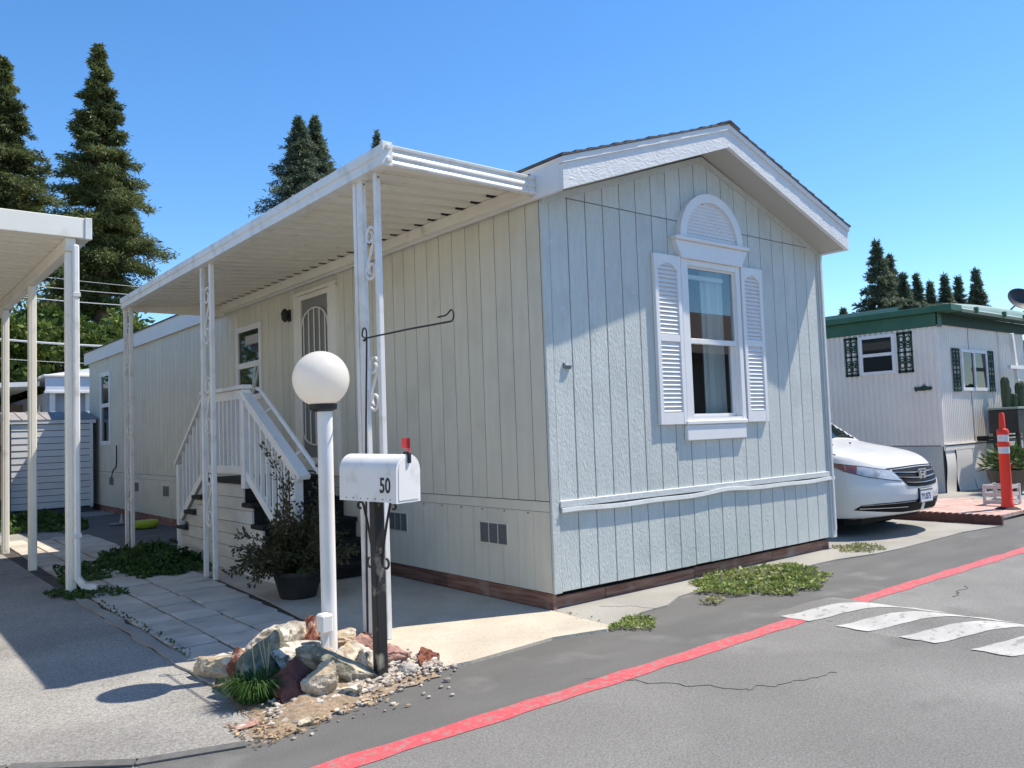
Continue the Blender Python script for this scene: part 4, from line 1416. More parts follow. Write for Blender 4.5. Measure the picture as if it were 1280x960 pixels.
# gravel along the edge and litter chips
gv = MB()
rg = random.Random(3)
edge = [(-2.66, -0.78), (-2.4, -0.78), (-2.1, -0.74), (-1.85, -0.66), (-1.62, -0.62), (-1.46, -0.60)]
for k in range(900):
    t = rg.random() * (len(edge) - 1)
    i = int(t)
    x, y = lerp(edge[i][0], edge[i + 1][0], t - i), lerp(edge[i][1], edge[i + 1][1], t - i)
    x += rg.gauss(0, 0.03)
    y += rg.gauss(0.06, 0.085)
    if k > 865:
        x, y = rg.uniform(-2.8, -1.6), rg.uniform(-1.1, -0.6)
    r = rg.uniform(0.006, 0.016) * (1.7 if rg.random() < 0.12 else 1)
    m_ = rock_mesh(r * rg.uniform(0.9, 1.5), r, r * 0.75, rg.randint(0, 9999), cuts=2, sub=1, rough=0.08)
    ins = -2.62 < x < -1.5 and y > -0.74
    z0 = (0.010 + 0.055 * max(0, min(1, (y + 0.80) / 0.35))) if ins else 0.004
    gv.add([(a + x, b + y, c + z0 + r * 0.3) for a, b, c in m_.v], m_.f)
obj("gravel", gv, leaf_mat("gravel_mix", (0.17, 0.135, 0.105), (0.62, 0.56, 0.48), 0.0, 12), smooth=False, kind="stuff", label="loose gravel along the road edge of the rock bed")
lt = MB()
slab("dry_leaf_litter", [(-2.80, -0.90), (-2.74, -0.72), (-2.60, -0.66), (-2.3, -0.76), (-2.0, -0.76), (-2.03, -0.80), (-2.36, -0.87), (-2.55, -0.97), (-2.70, -1.02)], 0.0, 0.0075, SOIL)
C = np.stack([NP.uniform(-2.85, -1.95, 420), NP.uniform(-1.08, -0.66, 420), NP.uniform(0.008, 0.022, 420)], 1)
C = C[(C[:, 1] > -1.10 + 0.35 * (C[:, 0] + 2.75).clip(0, 1)) | (NP.random(len(C)) < 0.15)]
D = NP.normal(size=(len(C), 3)) * np.array([1, 1, 0.12])
LITTER = leaf_mat("dry_litter_chips", (0.30, 0.19, 0.10), (0.58, 0.44, 0.28), 0.1, 9)
o = bpy.data.objects.new("dry_chips", quads_mesh("dry_chips", leaf_quads(C, D, 0.03, 0.5), LITTER))
o["kind"] = "stuff"
o["label"] = "dry leaves and chips scattered at the road edge"
COL.objects.link(o)


# ------------------------------------------------------------------ low plants
def inpoly(x, y, poly):
    c = np.zeros(len(x), bool)
    j = len(poly) - 1
    for i in range(len(poly)):
        xi, yi = poly[i]
        xj, yj = poly[j]
        hit = ((yi > y) != (yj > y)) & (x < (xj - xi) * (y - yi) / (yj - yi + 1e-12) + xi)
        c ^= hit
        j = i
    return c


def weed_patch(name, poly, n, h, size, m, label, seed, ragged=0.06, base=0.015):
    rng = np.random.default_rng(seed)
    P = np.array(poly)
    x = rng.uniform(P[:, 0].min() - .1, P[:, 0].max() + .1, n * 4)
    y = rng.uniform(P[:, 1].min() - .1, P[:, 1].max() + .1, n * 4)
    k = inpoly(x + ragged * np.sin(y * 23 + seed), y + ragged * np.sin(x * 19), poly)
    x, y = x[k][:n], y[k][:n]
    # mounded, uneven height
    hh = h * (0.45 + 0.55 * np.sin(x * 5.1 + seed) * np.sin(y * 6.3 + 1) + 0.35 * np.sin(x * 17 + y * 13))
    cx_, cy_ = P.mean(0)
    dist = np.sqrt(((x - cx_) / (np.ptp(P[:, 0]) / 2 + 1e-6)) ** 2 + ((y - cy_) / (np.ptp(P[:, 1]) / 2 + 1e-6)) ** 2)
    hh = np.clip(hh, 0.02, None) * np.clip(1.25 - dist, 0.15, 1)
    z = base + hh * rng.uniform(0.1, 1, len(x)) ** 0.7
    C = np.stack([x, y, z], 1)
    D = rng.normal(size=(len(x), 3))
    D[:, 2] = np.abs(D[:, 2]) * 0.6
    o = bpy.data.objects.new(name, quads_mesh(name, leaf_quads(C, D, size, 0.6, rng=rng), m))
    COL.objects.link(o)
    o["kind"] = "stuff"
    o["label"] = label
    return o


weed_patch("weeds", [(1.32, -0.45), (1.45, -0.20), (1.75, -0.05), (2.3, -0.04), (2.75, -0.12), (2.95, -0.35), (2.65, -0.75), (2.2, -1.0), (1.75, -0.98), (1.45, -0.70)], 4600, 0.095, 0.036, WEED, "sunlit green weeds spreading from the house foot over the asphalt", 4)
weed_patch("weeds", [(1.0, -0.62), (1.18, -0.60), (1.22, -0.72), (1.02, -0.75)], 160, 0.04, 0.035, DRYWEED, "tiny dry weed tuft beside the larger weed patch", 5, 0.02)
weed_patch("weeds", [(-0.12, -0.72), (0.1, -0.58), (0.30, -0.60), (0.32, -0.80), (0.05, -0.90)], 520, 0.022, 0.028, WEED, "small flat weed patch at the house corner by the road edge", 6, 0.03)
weed_patch("weeds", [(3.95, -0.15), (4.2, 0.02), (4.6, -0.05), (4.45, -0.42), (4.1, -0.45)], 520, 0.05, 0.035, DRYWEED, "dry yellowish weeds at the right corner of the house", 7, 0.04)
weed_patch("weeds", [(-1.85, 4.35), (-1.40, 4.25), (-1.12, 4.6), (-1.08, 5.9), (-0.95, 6.9), (-1.4, 7.0), (-1.85, 6.3), (-1.98, 5.4)], 5200, 0.20, 0.065, WEEDDARK, "dark green weeds growing between the stairs and the paver walkway", 8, 0.10)
weed_patch("weeds", [(-2.5, 4.5), (-2.15, 4.7), (-1.95, 6.2), (-2.3, 6.2), (-2.55, 5.0)], 700, 0.06, 0.06, WEEDDARK, "thin dark weeds creeping over the pavers behind the carport post", 9, 0.08)
weed_patch("weeds", [(-2.75, 3.75), (-2.35, 3.5), (-2.2, 3.8), (-2.4, 4.3), (-2.8, 4.3)], 600, 0.05, 0.045, WEEDDARK, "dark weed fringe round the foot of the front carport post", 10, 0.05)
weed_patch("weeds", [(-2.2, 11.0), (-1.2, 10.6), (-0.9, 12.5), (-1.3, 14.2), (-2.4, 13.6)], 2600, 0.22, 0.10, WEEDDARK, "dark weeds growing in front of the white shed", 12, 0.10)
# cheap joint weeds between pavers
weed_patch("weeds", [(-2.56, 0.3), (-2.5, 0.3), (-2.5, 3.4), (-2.56, 3.4)], 160, 0.015, 0.025, WEEDDARK, "sparse weeds in the joint beside the mortar curb", 13, 0.01, 0.02)

weed_patch("weeds", [(1.45, -0.4), (1.7, -0.12), (2.6, -0.12), (2.75, -0.4), (2.2, -0.92), (1.6, -0.82)], 380, 0.115, 0.052, WEED, "taller broad-leaved weeds standing in the sunlit weed patch", 31, 0.05)
weed_patch("weeds", [(1.4, -0.5), (1.8, -0.1), (2.85, -0.2), (2.55, -0.8), (1.7, -0.96)], 420, 0.11, 0.05, DRYWEED, "dry yellow stems mixed into the sunlit weed patch", 32, 0.06)
weed_patch("weeds", [(-1.8, 4.5), (-1.15, 4.7), (-1.1, 6.6), (-1.7, 6.2)], 380, 0.26, 0.07, WEEDDARK, "taller stems standing in the dark weeds by the stairs", 33, 0.08)
weed_patch("weeds", [(-0.06, 0.02), (-0.06, -0.60), (0.02, -0.60), (0.02, 0.02)], 30, 0.02, 0.02, DRYWEED, "dry wisps in the joint at the house corner", 34, 0.02, 0.015)
# grass tuft by the rocks
rng = np.random.default_rng(5)
T = []
for k in range(700):
    a = rng.uniform(0, 2 * math.pi)
    r = 0.11 * math.sqrt(rng.random())
    bx, by = -2.57 + r * math.cos(a) * 1.1, -0.40 + r * math.sin(a) * 1.1
    h = rng.uniform(0.07, 0.17)
    lean = rng.uniform(0.2, 1.2)
    d = np.array([math.cos(a), math.sin(a), 0])
    s_ = np.array([-math.sin(a), math.cos(a), 0]) * 0.004
    p0 = np.array([bx, by, 0.03])
    p1 = p0 + d * h * lean * 0.4 + np.array([0, 0, h * 0.75])
    p2 = p0 + d * h * lean + np.array([0, 0, h * (0.95 - 0.45 * lean)])
    T.append([p0 - s_, p0 + s_, p1 + s_ * 0.8, p1 - s_ * 0.8])
    T.append([p1 - s_ * 0.8, p1 + s_ * 0.8, p2 + s_ * 0.1, p2 - s_ * 0.1])
tuft = thing("grass_tuft", "dense dark green grass tuft in front of the upright grey-green rock", "grass tuft", (-2.57, -0.40, 0.03))
me = quads_mesh("blades", np.array(T) - np.array([-2.57, -0.40, 0.03]), GRASS)
o = bpy.data.objects.new("blades", me)
COL.objects.link(o)
o.parent = tuft
mb = MB()
for k in range(6):
    x = -2.53 + R.uniform(-0.05, 0.06)
    mb.tube([(x, -0.33, 0.05), (x + 0.01, -0.33, 0.16), (x + R.uniform(-0.02, 0.03), -0.325, R.uniform(0.24, 0.32))], 0.003, 4)
obj("dry_stalk", mb, mat("straw", (0.45, 0.36, 0.20), 0.9), tuft)

# shrub in a black pot in front of the stairs
px_, py_ = -1.16, 2.15
shr = thing("potted_shrub", "dark small-leaved shrub in a black pot in front of the porch stairs", "potted plant", (px_, py_, 0.02))
obj("pot", MB().lathe([(0.16, 0.0), (0.215, 0.20), (0.225, 0.205), (0.225, 0.24), (0.205, 0.24), (0.20, 0.22), (0.01, 0.21)], px_, py_, 20, 0.022), BLACK, shr, smooth=True)
rs = random.Random(21)
stems, LC, LD = MB(), [], []
for k in range(90):
    a = rs.uniform(0, 2 * math.pi)
    if k < 3:
        L_, sp, a = [1.22, 1.05, 0.9][k], [0.10, 0.30, 0.25][k], [2.6, 0.3, 4.4][k]
    else:
        L_, sp = rs.uniform(0.30, 0.66), rs.uniform(0.2, 1.05)
    d = Vector((math.cos(a) * sp, math.sin(a) * sp, 1)).normalized()
    p = Vector((px_ + 0.05 * math.cos(a), py_ + 0.05 * math.sin(a), 0.22))
    pts = [p]
    for i in range(9):
        d = (d + Vector((rs.gauss(0, 0.10), rs.gauss(0, 0.10), (-0.13 if sp > 0.5 else 0.05)))).normalized()
        p = p + d * L_ / 9
        pts.append(p)
        for j in range(26 if k < 3 else 18):
            off = Vector((rs.gauss(0, 1), rs.gauss(0, 1), rs.gauss(0, 1))).normalized()
            LC.append(p - d * rs.random() * L_ / 9 + off * rs.uniform(0.003, 0.045 + 0.012 * (9 - i) * (k < 3)))
            LD.append(off + d * 0.8)
    stems.tube(pts, [0.008 - 0.0007 * i for i in range(10)], 5)
obj("stems", stems, WOODSTEM, shr)
o = bpy.data.objects.new("foliage", quads_mesh("foliage", leaf_quads(np.array(LC) - np.array([px_, py_, 0.02]), np.array(LD), 0.038, 0.55), SHRUB))
COL.objects.link(o)
o.parent = shr

# lime plastic tray and dark garden ornament on the back concrete
mb = MB()
for k, (w_, h_, z) in enumerate([(0.15, 0.10, 0.0), (0.20, 0.13, 0.03), (0.215, 0.14, 0.09), (0.20, 0.125, 0.12), (0.15, 0.08, 0.13)]):
    for i in range(20):
        a = 2 * math.pi * i / 20
        c, s_ = math.cos(a), math.sin(a)
        mb.v.append((-0.42 + w_ * math.copysign(abs(c) ** 0.6, c), 9.75 + h_ * math.copysign(abs(s_) ** 0.6, s_), 0.03 + z))
for k in range(4):
    for i in range(20):
        mb.f.append((k * 20 + i, k * 20 + (i + 1) % 20, k * 20 + 20 + (i + 1) % 20, k * 20 + 20 + i))
mb.f.append(tuple(range(19, -1, -1)))
mb.f.append(tuple(80 + i for i in range(20)))
one("plastic_tub", mb, YELLOWGR, "lime green upturned plastic tub lying on the yard behind the stairs", "tub", smooth=True)
mb = MB().cbox(-0.72, -0.45, 10.7, 10.85, 0.02, 0.06, 0.01)
mb.lathe([(0.05, 0.05), (0.035, 0.12), (0.012, 0.2), (0.004, 0.24)], -0.53, 10.78, 8)
one("garden_spike", mb, GREY_METAL, "small dark spiked garden piece left of the lime green tub", "garden ornament")

# ------------------------------------------------------------------ shed, fence, far home
shed = thing("shed", "small white lap-sided shed with a low grey roof behind the carport", "shed", (-0.9, 14.8, 0))
sx0, sx1, sy, sz0, sz1 = -1.66, -0.13, 14.78, 0.13, 1.97
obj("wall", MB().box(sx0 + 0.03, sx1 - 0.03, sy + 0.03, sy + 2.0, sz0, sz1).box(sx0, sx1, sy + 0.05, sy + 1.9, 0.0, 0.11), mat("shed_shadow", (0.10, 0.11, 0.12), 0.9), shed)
nb = 13
for k in range(nb):
    z0 = sz0 + (sz1 - sz0 - 0.06) * k / nb
    z1 = sz0 + (sz1 - sz0 - 0.06) * (k + 1) / nb
    obj("lap_board", MB().prism([(sy + 0.002, z0 + 0.013), (sy + 0.012, z1), (sy + 0.029, z1), (sy + 0.029, z0 + 0.013)], 0, sx0, sx1 - 0.06), SHEDMETAL, shed)
obj("corner_board", MB().cbox(sx1 - 0.058, sx1, sy - 0.012, sy + 0.1, sz0 - 0.02, sz1, 0.004), WHITE_METAL, shed)
obj("eave_board", MB().cbox(sx0 - 0.05, sx1 + 0.06, sy - 0.022, sy + 0.0015, sz1 - 0.045, sz1 + 0.03, 0.004), SHEDMETAL, shed)
rf = obj("roof", MB().prism([(sy - 0.03, sz1 + 0.045), (sy + 1.0, sz1 + 0.24), (sy + 2.1, sz1 + 0.02), (sy + 2.1, sz1), (sy - 0.03, sz1 + 0.031)], 0, sx0 - 0.08, sx1 + 0.09), SHEDROOF, shed)
for k in range(8):
    x = sx0 - 0.04 + k * 0.225
    obj("roof_rib", MB().obox((x, sy - 0.027, sz1 + 0.053), (x, sy + 0.99, sz1 + 0.246), 0.02, 0.016), SHEDROOF, rf)
fen = thing("plank_fence", "brown weathered plank fence left of the white shed", "fence", (-2.6, 14.5, 0))
for k in range(12):
    x = -3.9 + k * 0.18
    obj("plank", MB().cbox(x, x + 0.168, 14.50, 14.52, 0.03, 1.95 + R.uniform(-0.02, 0.02), 0.003), FENCEWOOD, fen)
obj("fence_rail", MB().box(-3.9, -1.75, 14.47, 14.499, 0.4, 0.48).box(-3.9, -1.75, 14.47, 14.499, 1.5, 1.58), FENCEWOOD, fen)

fh = thing("house", "white and blue-grey home with flat white fascia and carport far behind the shed", "house", (1.5, 20, 0))
BLUEGREY = mat("far_home_wall", (0.42, 0.46, 0.52), 0.7)
for k in range(16):
    obj("wall_panel", MB().box(-0.10 + k * 0.25, 0.145 + k * 0.25, 20.1, 20.16, 0.0, 2.86), BLUEGREY, fh)
obj("wall", MB().box(-0.1, 4.0, 20.16, 32, 0, 2.9), BLUEGREY, fh)
obj("fascia", MB().cbox(-0.2, 4.2, 19.80, 19.86, 2.93, 3.30, 0.01), mat("far_fascia", (0.66, 0.69, 0.74), 0.6), fh)
obj("fascia_cap", MB().cbox(-0.25, 4.25, 19.74, 20.5, 3.302, 3.36, 0.01).cbox(-0.22, 4.2, 19.77, 19.9, 2.86, 2.928, 0.008), WHITE, fh)
obj("roof", MB().prism([(-0.2, 3.36), (2.0, 3.75), (4.2, 3.36)], 1, 19.9, 32), WHITE, fh)
for x in (-0.07, 0.80, 2.0):
    obj("porch_post", MB().cbox(x, x + 0.12, 19.88, 20.0, 0, 2.86, 0.01), WHITE, fh)
obj("carport_roof", MB().add([(-7, 20.2, 2.74), (-0.27, 20.2, 3.08), (-0.27, 26, 3.08), (-7, 26, 2.74), (-7, 20.2, 2.86), (-0.27, 20.2, 3.20), (-0.27, 26, 3.20), (-7, 26, 2.86)], [(0, 3, 2, 1), (4, 5, 6, 7), (0, 1, 5, 4), (2, 3, 7, 6), (1, 2, 6, 5), (0, 4, 7, 3)]), WHITE, fh)
obj("carport_back_wall", MB().box(-7, -0.11, 24.0, 24.1, 0, 2.75), mat("far_brown_wall", (0.22, 0.18, 0.16), 0.8), fh)
obj("side_window", MB().box(-0.145, -0.1005, 21.0, 22.2, 1.5, 2.5).box(-0.16, -0.14, 20.9, 21.0, 1.4, 2.6).box(-0.16, -0.14, 22.2, 22.3, 1.4, 2.6), WHITE, fh)

# ------------------------------------------------------------------ green-roofed trailer on the right
TX, TY = 10.9, 1.66
tr = thing("green_roof_trailer", "older off-white ribbed metal trailer home with a green roof edge beyond the parked van", "trailer home", (TX, TY, 0))
TX1 = 14.95


def ribs(a0, a1, pitch, d):
    out = []
    a = a0
    while a < a1 - 1e-6:
        for f, h in ((0, 0), (0.30, 0), (0.42, d), (0.80, d), (0.92, 0)):
            if a + f * pitch <= a1:
                out.append((a + f * pitch, h))
        a += pitch
    out.append((a1, 0))
    return out


def rib_wall(axis, a0, a1, fix, sgn, pitch, d, zs, name, m, holes=()):
    pr = ribs(a0, a1, pitch, d)
    mb = MB()
    for (p, h), (q, g) in zip(pr, pr[1:]):
        segs = [zs]
        for (h0, h1, z0, z1) in holes:
            if q > h0 and p < h1:
                segs = [(zs[0], z0), (z1, zs[1])]
        for z0, z1 in segs:
            v = []
            for a, b, z in ((p, h, z0), (q, g, z0), (q, g, z1), (p, h, z1)):
                v.append((fix + sgn * b, a, z) if axis == 1 else (a, fix + sgn * b, z))
            mb.add(v, [(0, 1, 2, 3)])
    return obj(name, mb, m, tr)


# left wall in sheets
for ya, yb in [(1.70, 4.1), (4.1, 6.5), (6.5, 8.9), (8.9, 11.3), (11.3, 13.9)]:
    rib_wall(1, ya, yb, TX, -1, 0.105, 0.030, (0.90, 3.09), "wall_sheet", TRAILER)
obj("corner_post", MB().cbox(TX - 0.016, TX + 0.05, TY - 0.016, TY + 0.05, 0.88, 3.10, 0.008), TRAILER, tr)
for xa, xb in [(TX + 0.05, 12.20), (12.235, 13.60), (13.635, TX1)]:
    rib_wall(0, xa, xb, TY, -1, 0.078, 0.012, (0.93, 3.10), "wall_sheet", TRAILER)
obj("core", MB().box(TX + 0.02, TX1 - 0.02, TY + 0.02, 13.9, 0.02, 3.12), GROOVE, tr)
ya = 1.68
while ya < 13:
    obj("skirt_sheet", MB().cbox(TX - 0.005, TX + 0.012, ya + 0.004, ya + 1.2, 0.0, 0.885, 0.003), TRAILER_SK, tr)
    ya += 1.205
# bent front skirting strips
for i, (xa, xb, b0, b1) in enumerate([(TX + 0.01, 11.29, 0.0, 0.02), (11.32, 12.0, 0.0, 0.09), (12.02, 12.42, 0.02, 0.13), (12.45, 12.64, 0.0, 0.05)]):
    mb = MB()
    for k in range(9):
        t = k / 8
        z = lerp(0.80, 0.02, t)
        bow = lerp(b0, b1, 0) * 0 + (b1 - b0) * (t ** 1.5)
        for x in (xa + 0.05 * bow, (xa + xb) / 2, xb - 0.6 * bow):
            yy = TY - 0.015 - bow * (1.2 if x == xb - 0.6 * bow else 0.6) - 0.02 * math.sin(t * 5 + i)
            mb.v.append((x, yy, z))
    for k in range(8):
        for j in range(2):
            q = k * 3 + j
            mb.f.append((q, q + 1, q + 4, q + 3))
    obj("skirt_strip", mb, TRAILER, tr, smooth=True)
obj("skirt_panel", MB().cbox(12.64, TX1, TY - 0.01, TY + 0.01, 0.0, 0.86, 0.003), TRAILER_SK, tr)
obj("skirt_header", MB().cbox(TX, 12.66, TY - 0.035, TY + 0.005, 0.80, 0.88, 0.004).cbox(TX - 0.01, 12.66, TY - 0.045, TY + 0.005, 0.90, 0.925, 0.003), TRAILER, tr)
# green roof edge
obj("side_fascia", MB().cbox(TX - 0.05, TX - 0.018, TY - 0.02, 13.95, 3.045, 3.285, 0.005), GREEN, tr)
obj("roof_edge", MB().cbox(TX - 0.16, TX + 0.3, TY - 0.34, 14.0, 3.288, 3.40, 0.008), GREEN, tr)
obj("front_fascia", MB().cbox(TX - 0.015, TX1 + 0.05, TY - 0.05, TY - 0.018, 3.075, 3.285, 0.005), GREEN_DK, tr)
obj("fascia_corner", MB().cbox(TX - 0.055, TX + 0.10, TY - 0.058, TY - 0.05, 3.03, 3.286, 0.003), GREEN, tr)
mb = MB()
prof = [(-0.33, 3.30), (-0.35, 3.35), (-0.31, 3.38), (-0.28, 3.385), (-0.26, 3.42), (-0.20, 3.45), (0.1, 3.50), (0.8, 3.55)]
for t in np.linspace(0, 1, 15):
    x = lerp(TX + 0.302, TX1 + 1.6, t)
    arc = 0.16 * math.sin(math.pi * min(1, t * 0.9 + 0.05))
    for k, (a, b) in enumerate(prof):
        mb.v.append((x, TY + a, b - 0.02 + arc * max(0, (k - 3) / 4) - 0.0))
for i in range(14):
    for k in range(len(prof) - 1):
        q = i * len(prof) + k
        mb.f.append((q, q + 1, q + 1 + len(prof), q + len(prof)))
obj("front_gutter", mb, GREEN_ROOF, tr, smooth=True)
obj("soffit", MB().box(TX + 0.302, TX1 + 1.6, TY - 0.32, TY - 0.05, 3.286, 3.296), GREEN_DK, tr)
for x in (11.75, 13.05, 14.1):
    obj("gutter_bracket", MB().cbox(x, x + 0.06, TY - 0.39, TY - 0.32, 3.29, 3.40, 0.004), GREEN, tr)
obj("roof", MB().box(TX + 0.31, TX1 + 1.5, TY + 0.81, 14.0, 3.40, 3.53), GREEN_ROOF, tr)


def t_window(face, a0, a1, z0, z1, split):
    """split: 'h' double hung, 'v' slider"""
    mb, gl, gl2 = MB(), MB(), MB()

    def bx(m_, p, q, u, w, d0, d1):
        if face == 'x':
            m_.box(TX - d1, TX - d0, p, q, u, w)
        else:
            m_.box(p, q, TY - d1, TY - d0, u, w)
    f = 0.06
    bx(mb, a0, a0 + f, z0, z1, -0.02, 0.05)
    bx(mb, a1 - f, a1, z0, z1, -0.02, 0.05)
    bx(mb, a0 + f, a1 - f, z0, z0 + f, -0.02, 0.048)
    bx(mb, a0 + f, a1 - f, z1 - f, z1, -0.02, 0.048)
    if split == 'h':
        zm = (z0 + z1) / 2
        bx(mb, a0 + f, a1 - f, zm - 0.03, zm + 0.03, -0.02, 0.044)
        bx(gl, a0 + f, a1 - f, z0 + f, zm - 0.03, 0.028, 0.031)
        bx(gl2, a0 + f, a1 - f, zm + 0.03, z1 - f, 0.034, 0.037)
    else:
        am = (a0 + a1) / 2
        bx(mb, am - 0.03, am + 0.03, z0 + f, z1 - f, -0.02, 0.044)
        bx(gl, a0 + f, am - 0.03, z0 + f, z1 - f, 0.016, 0.02)
        bx(gl2, am + 0.03, a1 - f, z0 + f, z1 - f, 0.026, 0.03)
    w = obj("window", mb, WHITE, tr)
    obj("pane", gl, DGLASS, w)
    obj("pane", gl2, DGLASS, w)


t_window('x', 2.41, 3.10, 2.25, 3.0, 'h')
t_window('y', 11.78, 12.95, 1.88, 2.66, 'v')


def grille(face, a0, a1, z0, z1):
    mb = MB()

    def P(a, z):
        return (TX - 0.035, a, z) if face == 'x' else (a, TY - 0.035, z)

    def bar(p, q, w=0.03):
        a, b = P(*p), P(*q)
        mb.obox(a, b, w, 0.012, (1, 0, 0) if face == 'x' else (0, 1, 0))
    f = 0.02
    for p, q in (((a0, z0 + f), (a1, z0 + f)), ((a0, z1 - f), (a1, z1 - f))):
        bar(p, q, 0.05)
    for p, q in (((a0 + f, z0), (a0 + f, z1)), ((a1 - f, z0), (a1 - f, z1)), (((a0 + a1) / 2, z0), ((a0 + a1) / 2, z1))):
        bar(p, q, 0.03)
    zc, ac = (z0 + z1) / 2, (a0 + a1) / 2
    bar((a0, zc), (a1, zc), 0.03)
    r = (a1 - a0) * 0.17
    for z in (z0 + 0.13, zc - 0.13, zc + 0.13, z1 - 0.13):
        for a in (a0 + (a1 - a0) * 0.28, a1 - (a1 - a0) * 0.28):
            mb.tube([P(a + r * math.cos(t), z + r * math.sin(t)) for t in np.linspace(0, 2 * math.pi, 13)], 0.012, 5)
    for z in (z0 + 0.24, z1 - 0.24):
        bar((a0 + 0.05, z), (a1 - 0.05, z), 0.022)
    obj("window_grille", mb, GREEN_DK, tr)


grille('x', 3.13, 3.40, 2.25, 3.0)
grille('x', 2.08, 2.37, 2.25, 3.0)
grille('y', 11.40, 11.72, 1.87, 2.66)
grille('y', 13.0, 13.28, 1.87, 2.66)
# fish-shaped name plaque
pl_ = [(2.09, 1.975), (2.10, 1.93), (2.07, 1.87), (2.055, 1.90), (1.95, 1.895), (1.82, 1.905), (1.775, 1.93), (1.79, 1.96), (1.86, 1.965), (1.90, 1.985), (1.95, 1.985), (2.0, 1.965), (2.05, 1.965)]
obj("name_plaque", MB().prism(pl_, 0, TX - 0.045, TX - 0.016), GREEN_DK, tr)
obj("plaque_hook", MB().tube([(TX - 0.03, 1.95, 1.985), (TX - 0.03, 1.93, 2.01), (TX - 0.03, 1.90, 1.985)], 0.006, 5), GREY_METAL, tr)
# satellite dish on its roof
dish = thing("satellite_dish", "dark grey satellite dish on the trailer roof at the right edge", "satellite dish", (15.0, 2.1, 3.5))
mb = MB()
M = Matrix.Translation((16.25, 2.1, 3.95)) @ Matrix.Rotation(math.radians(-28), 4, 'Z') @ Matrix.Rotation(math.radians(68), 4, 'X') @ Matrix.Diagonal((0.38, 0.28, 1, 1))
base = 0
for k in range(7):
    r = k / 6
    for i in range(24):
        a = 2 * math.pi * i / 24
        mb.v.append(tuple(M @ Vector((r * math.cos(a), r * math.sin(a), 0.10 * r * r))))
for k in range(6):
    for i in range(24):
        mb.f.append((k * 24 + i, k * 24 + (i + 1) % 24, k * 24 + 24 + (i + 1) % 24, k * 24 + 24 + i))
obj("reflector", mb, DISH, dish, smooth=True)
obj("mast", MB().tube([(16.3, 2.3, 3.35), (16.3, 2.3, 3.80), (16.25, 2.12, 3.92)], 0.025, 8), GREY_METAL, dish)
obj("feed_arm", MB().tube([(16.25, 2.05, 3.70), (16.35, 1.55, 3.75)], 0.015, 6), GREY_METAL, dish)

# ------------------------------------------------------------------ things in front of the trailer
mb = MB()
ed = thing("scalloped_edging", "dark red scalloped garden edging along the driveway right of the van", "garden edging", (7.1, 0.3, 0.014))
y = -0.63
while y < 1.9:
    poly = [(y, 0.014), (y + 0.338, 0.014)]
    for s_ in (3, 2, 1, 0):
        c = y + 0.0425 + s_ * 0.085
        poly += [(c + 0.041 * math.cos(a), 0.118 + 0.026 * math.sin(a)) for a in np.linspace(0.05, math.pi - 0.05, 8)]
    obj("edging_piece", MB().prism(poly, 0, 7.08, 7.13), SCALLOP, ed)
    y += 0.341
pv = thing("paver_bed", "raised pink paver bed behind the scalloped edging", "paver bed", (8.2, 0.2, 0.02))
y = -0.42
i = 0
while y < 1.1:
    x = 7.14 + (0.1 if i % 2 else 0)
    while x < 9.6:
        obj("brick", MB().cbox(x + 0.004, x + 0.296, y + 0.004, y + 0.196, 0.03, 0.085 + R.uniform(-0.003, 0.003), 0.004), PINKPAVE, pv)
        x += 0.3
    y += 0.2
    i += 1

dx_, dyy = 8.42, -0.22
de = thing("delineator_post", "tall bright orange delineator post with two white reflective bands", "traffic delineator", (dx_, dyy, 0.05))
obj("base", MB().lathe([(0.20, 0.05), (0.20, 0.075), (0.12, 0.11), (0.1, 0.115)], dx_, dyy, 8), RUBBER, de)
Z = 0.1
obj("tube", MB().lathe([(0.0828, Z), (0.0828, Z + 0.06), (0.0720, Z + 0.08), (0.0684, Z + 0.76), (0.0706, Z + 0.765), (0.0706, Z + 0.87), (0.0763, Z + 0.875), (0.0763, Z + 0.93), (0.0706, Z + 0.935), (0.0706, Z + 1.035), (0.0763, Z + 1.04), (0.0792, Z + 1.075), (0.0648, Z + 1.11), (0.0396, Z + 1.12), (0.0338, Z + 1.33), (0.0216, Z + 1.345)], dx_, dyy, 20), ORANGE, de, smooth=True)
for z in (0.768, 0.938):
    obj("reflective_band", MB().lathe([(0.0722, Z + z), (0.0722, Z + z + 0.095)], dx_, dyy, 20), REFLECT, de, smooth=True)
cr = thing("milk_crate", "pale grey slatted crate on the ground behind the orange delineator", "crate", (9.0, 0.06, 0.09))
mb = MB()
for s_ in (-1, 1):
    for k in range(3):
        z = 0.09 + 0.02 + k * 0.11
        mb.box(8.80, 9.20, 0.06 + s_ * 0.17 - 0.008, 0.06 + s_ * 0.17 + 0.008, z, z + 0.05)
        mb.box(9.0 + s_ * 0.20 - 0.008, 9.0 + s_ * 0.20 + 0.008, -0.10, 0.22, z, z + 0.05)
    for q in (-1, 1):
        mb.box(9.0 + s_ * 0.19 - 0.02, 9.0 + s_ * 0.19 + 0.02, 0.06 + q * 0.165 - 0.02, 0.06 + q * 0.165 + 0.02, 0.09, 0.39)
obj("slats", mb, mat("crate_grey", (0.50, 0.49, 0.47), 0.7), cr)

bx_, by_ = 11.25, 0.75
bp = thing("planter_bowl", "large dark glazed planter bowl with a bushy succulent behind the delineator", "planter", (bx_, by_, 0.05))
obj("bowl", MB().lathe([(0.16, 0.05), (0.17, 0.08), (0.25, 0.16), (0.33, 0.32), (0.345, 0.44), (0.355, 0.46), (0.33, 0.465), (0.32, 0.43), (0.02, 0.42)], bx_, by_, 28), BOWL, bp, smooth=True)


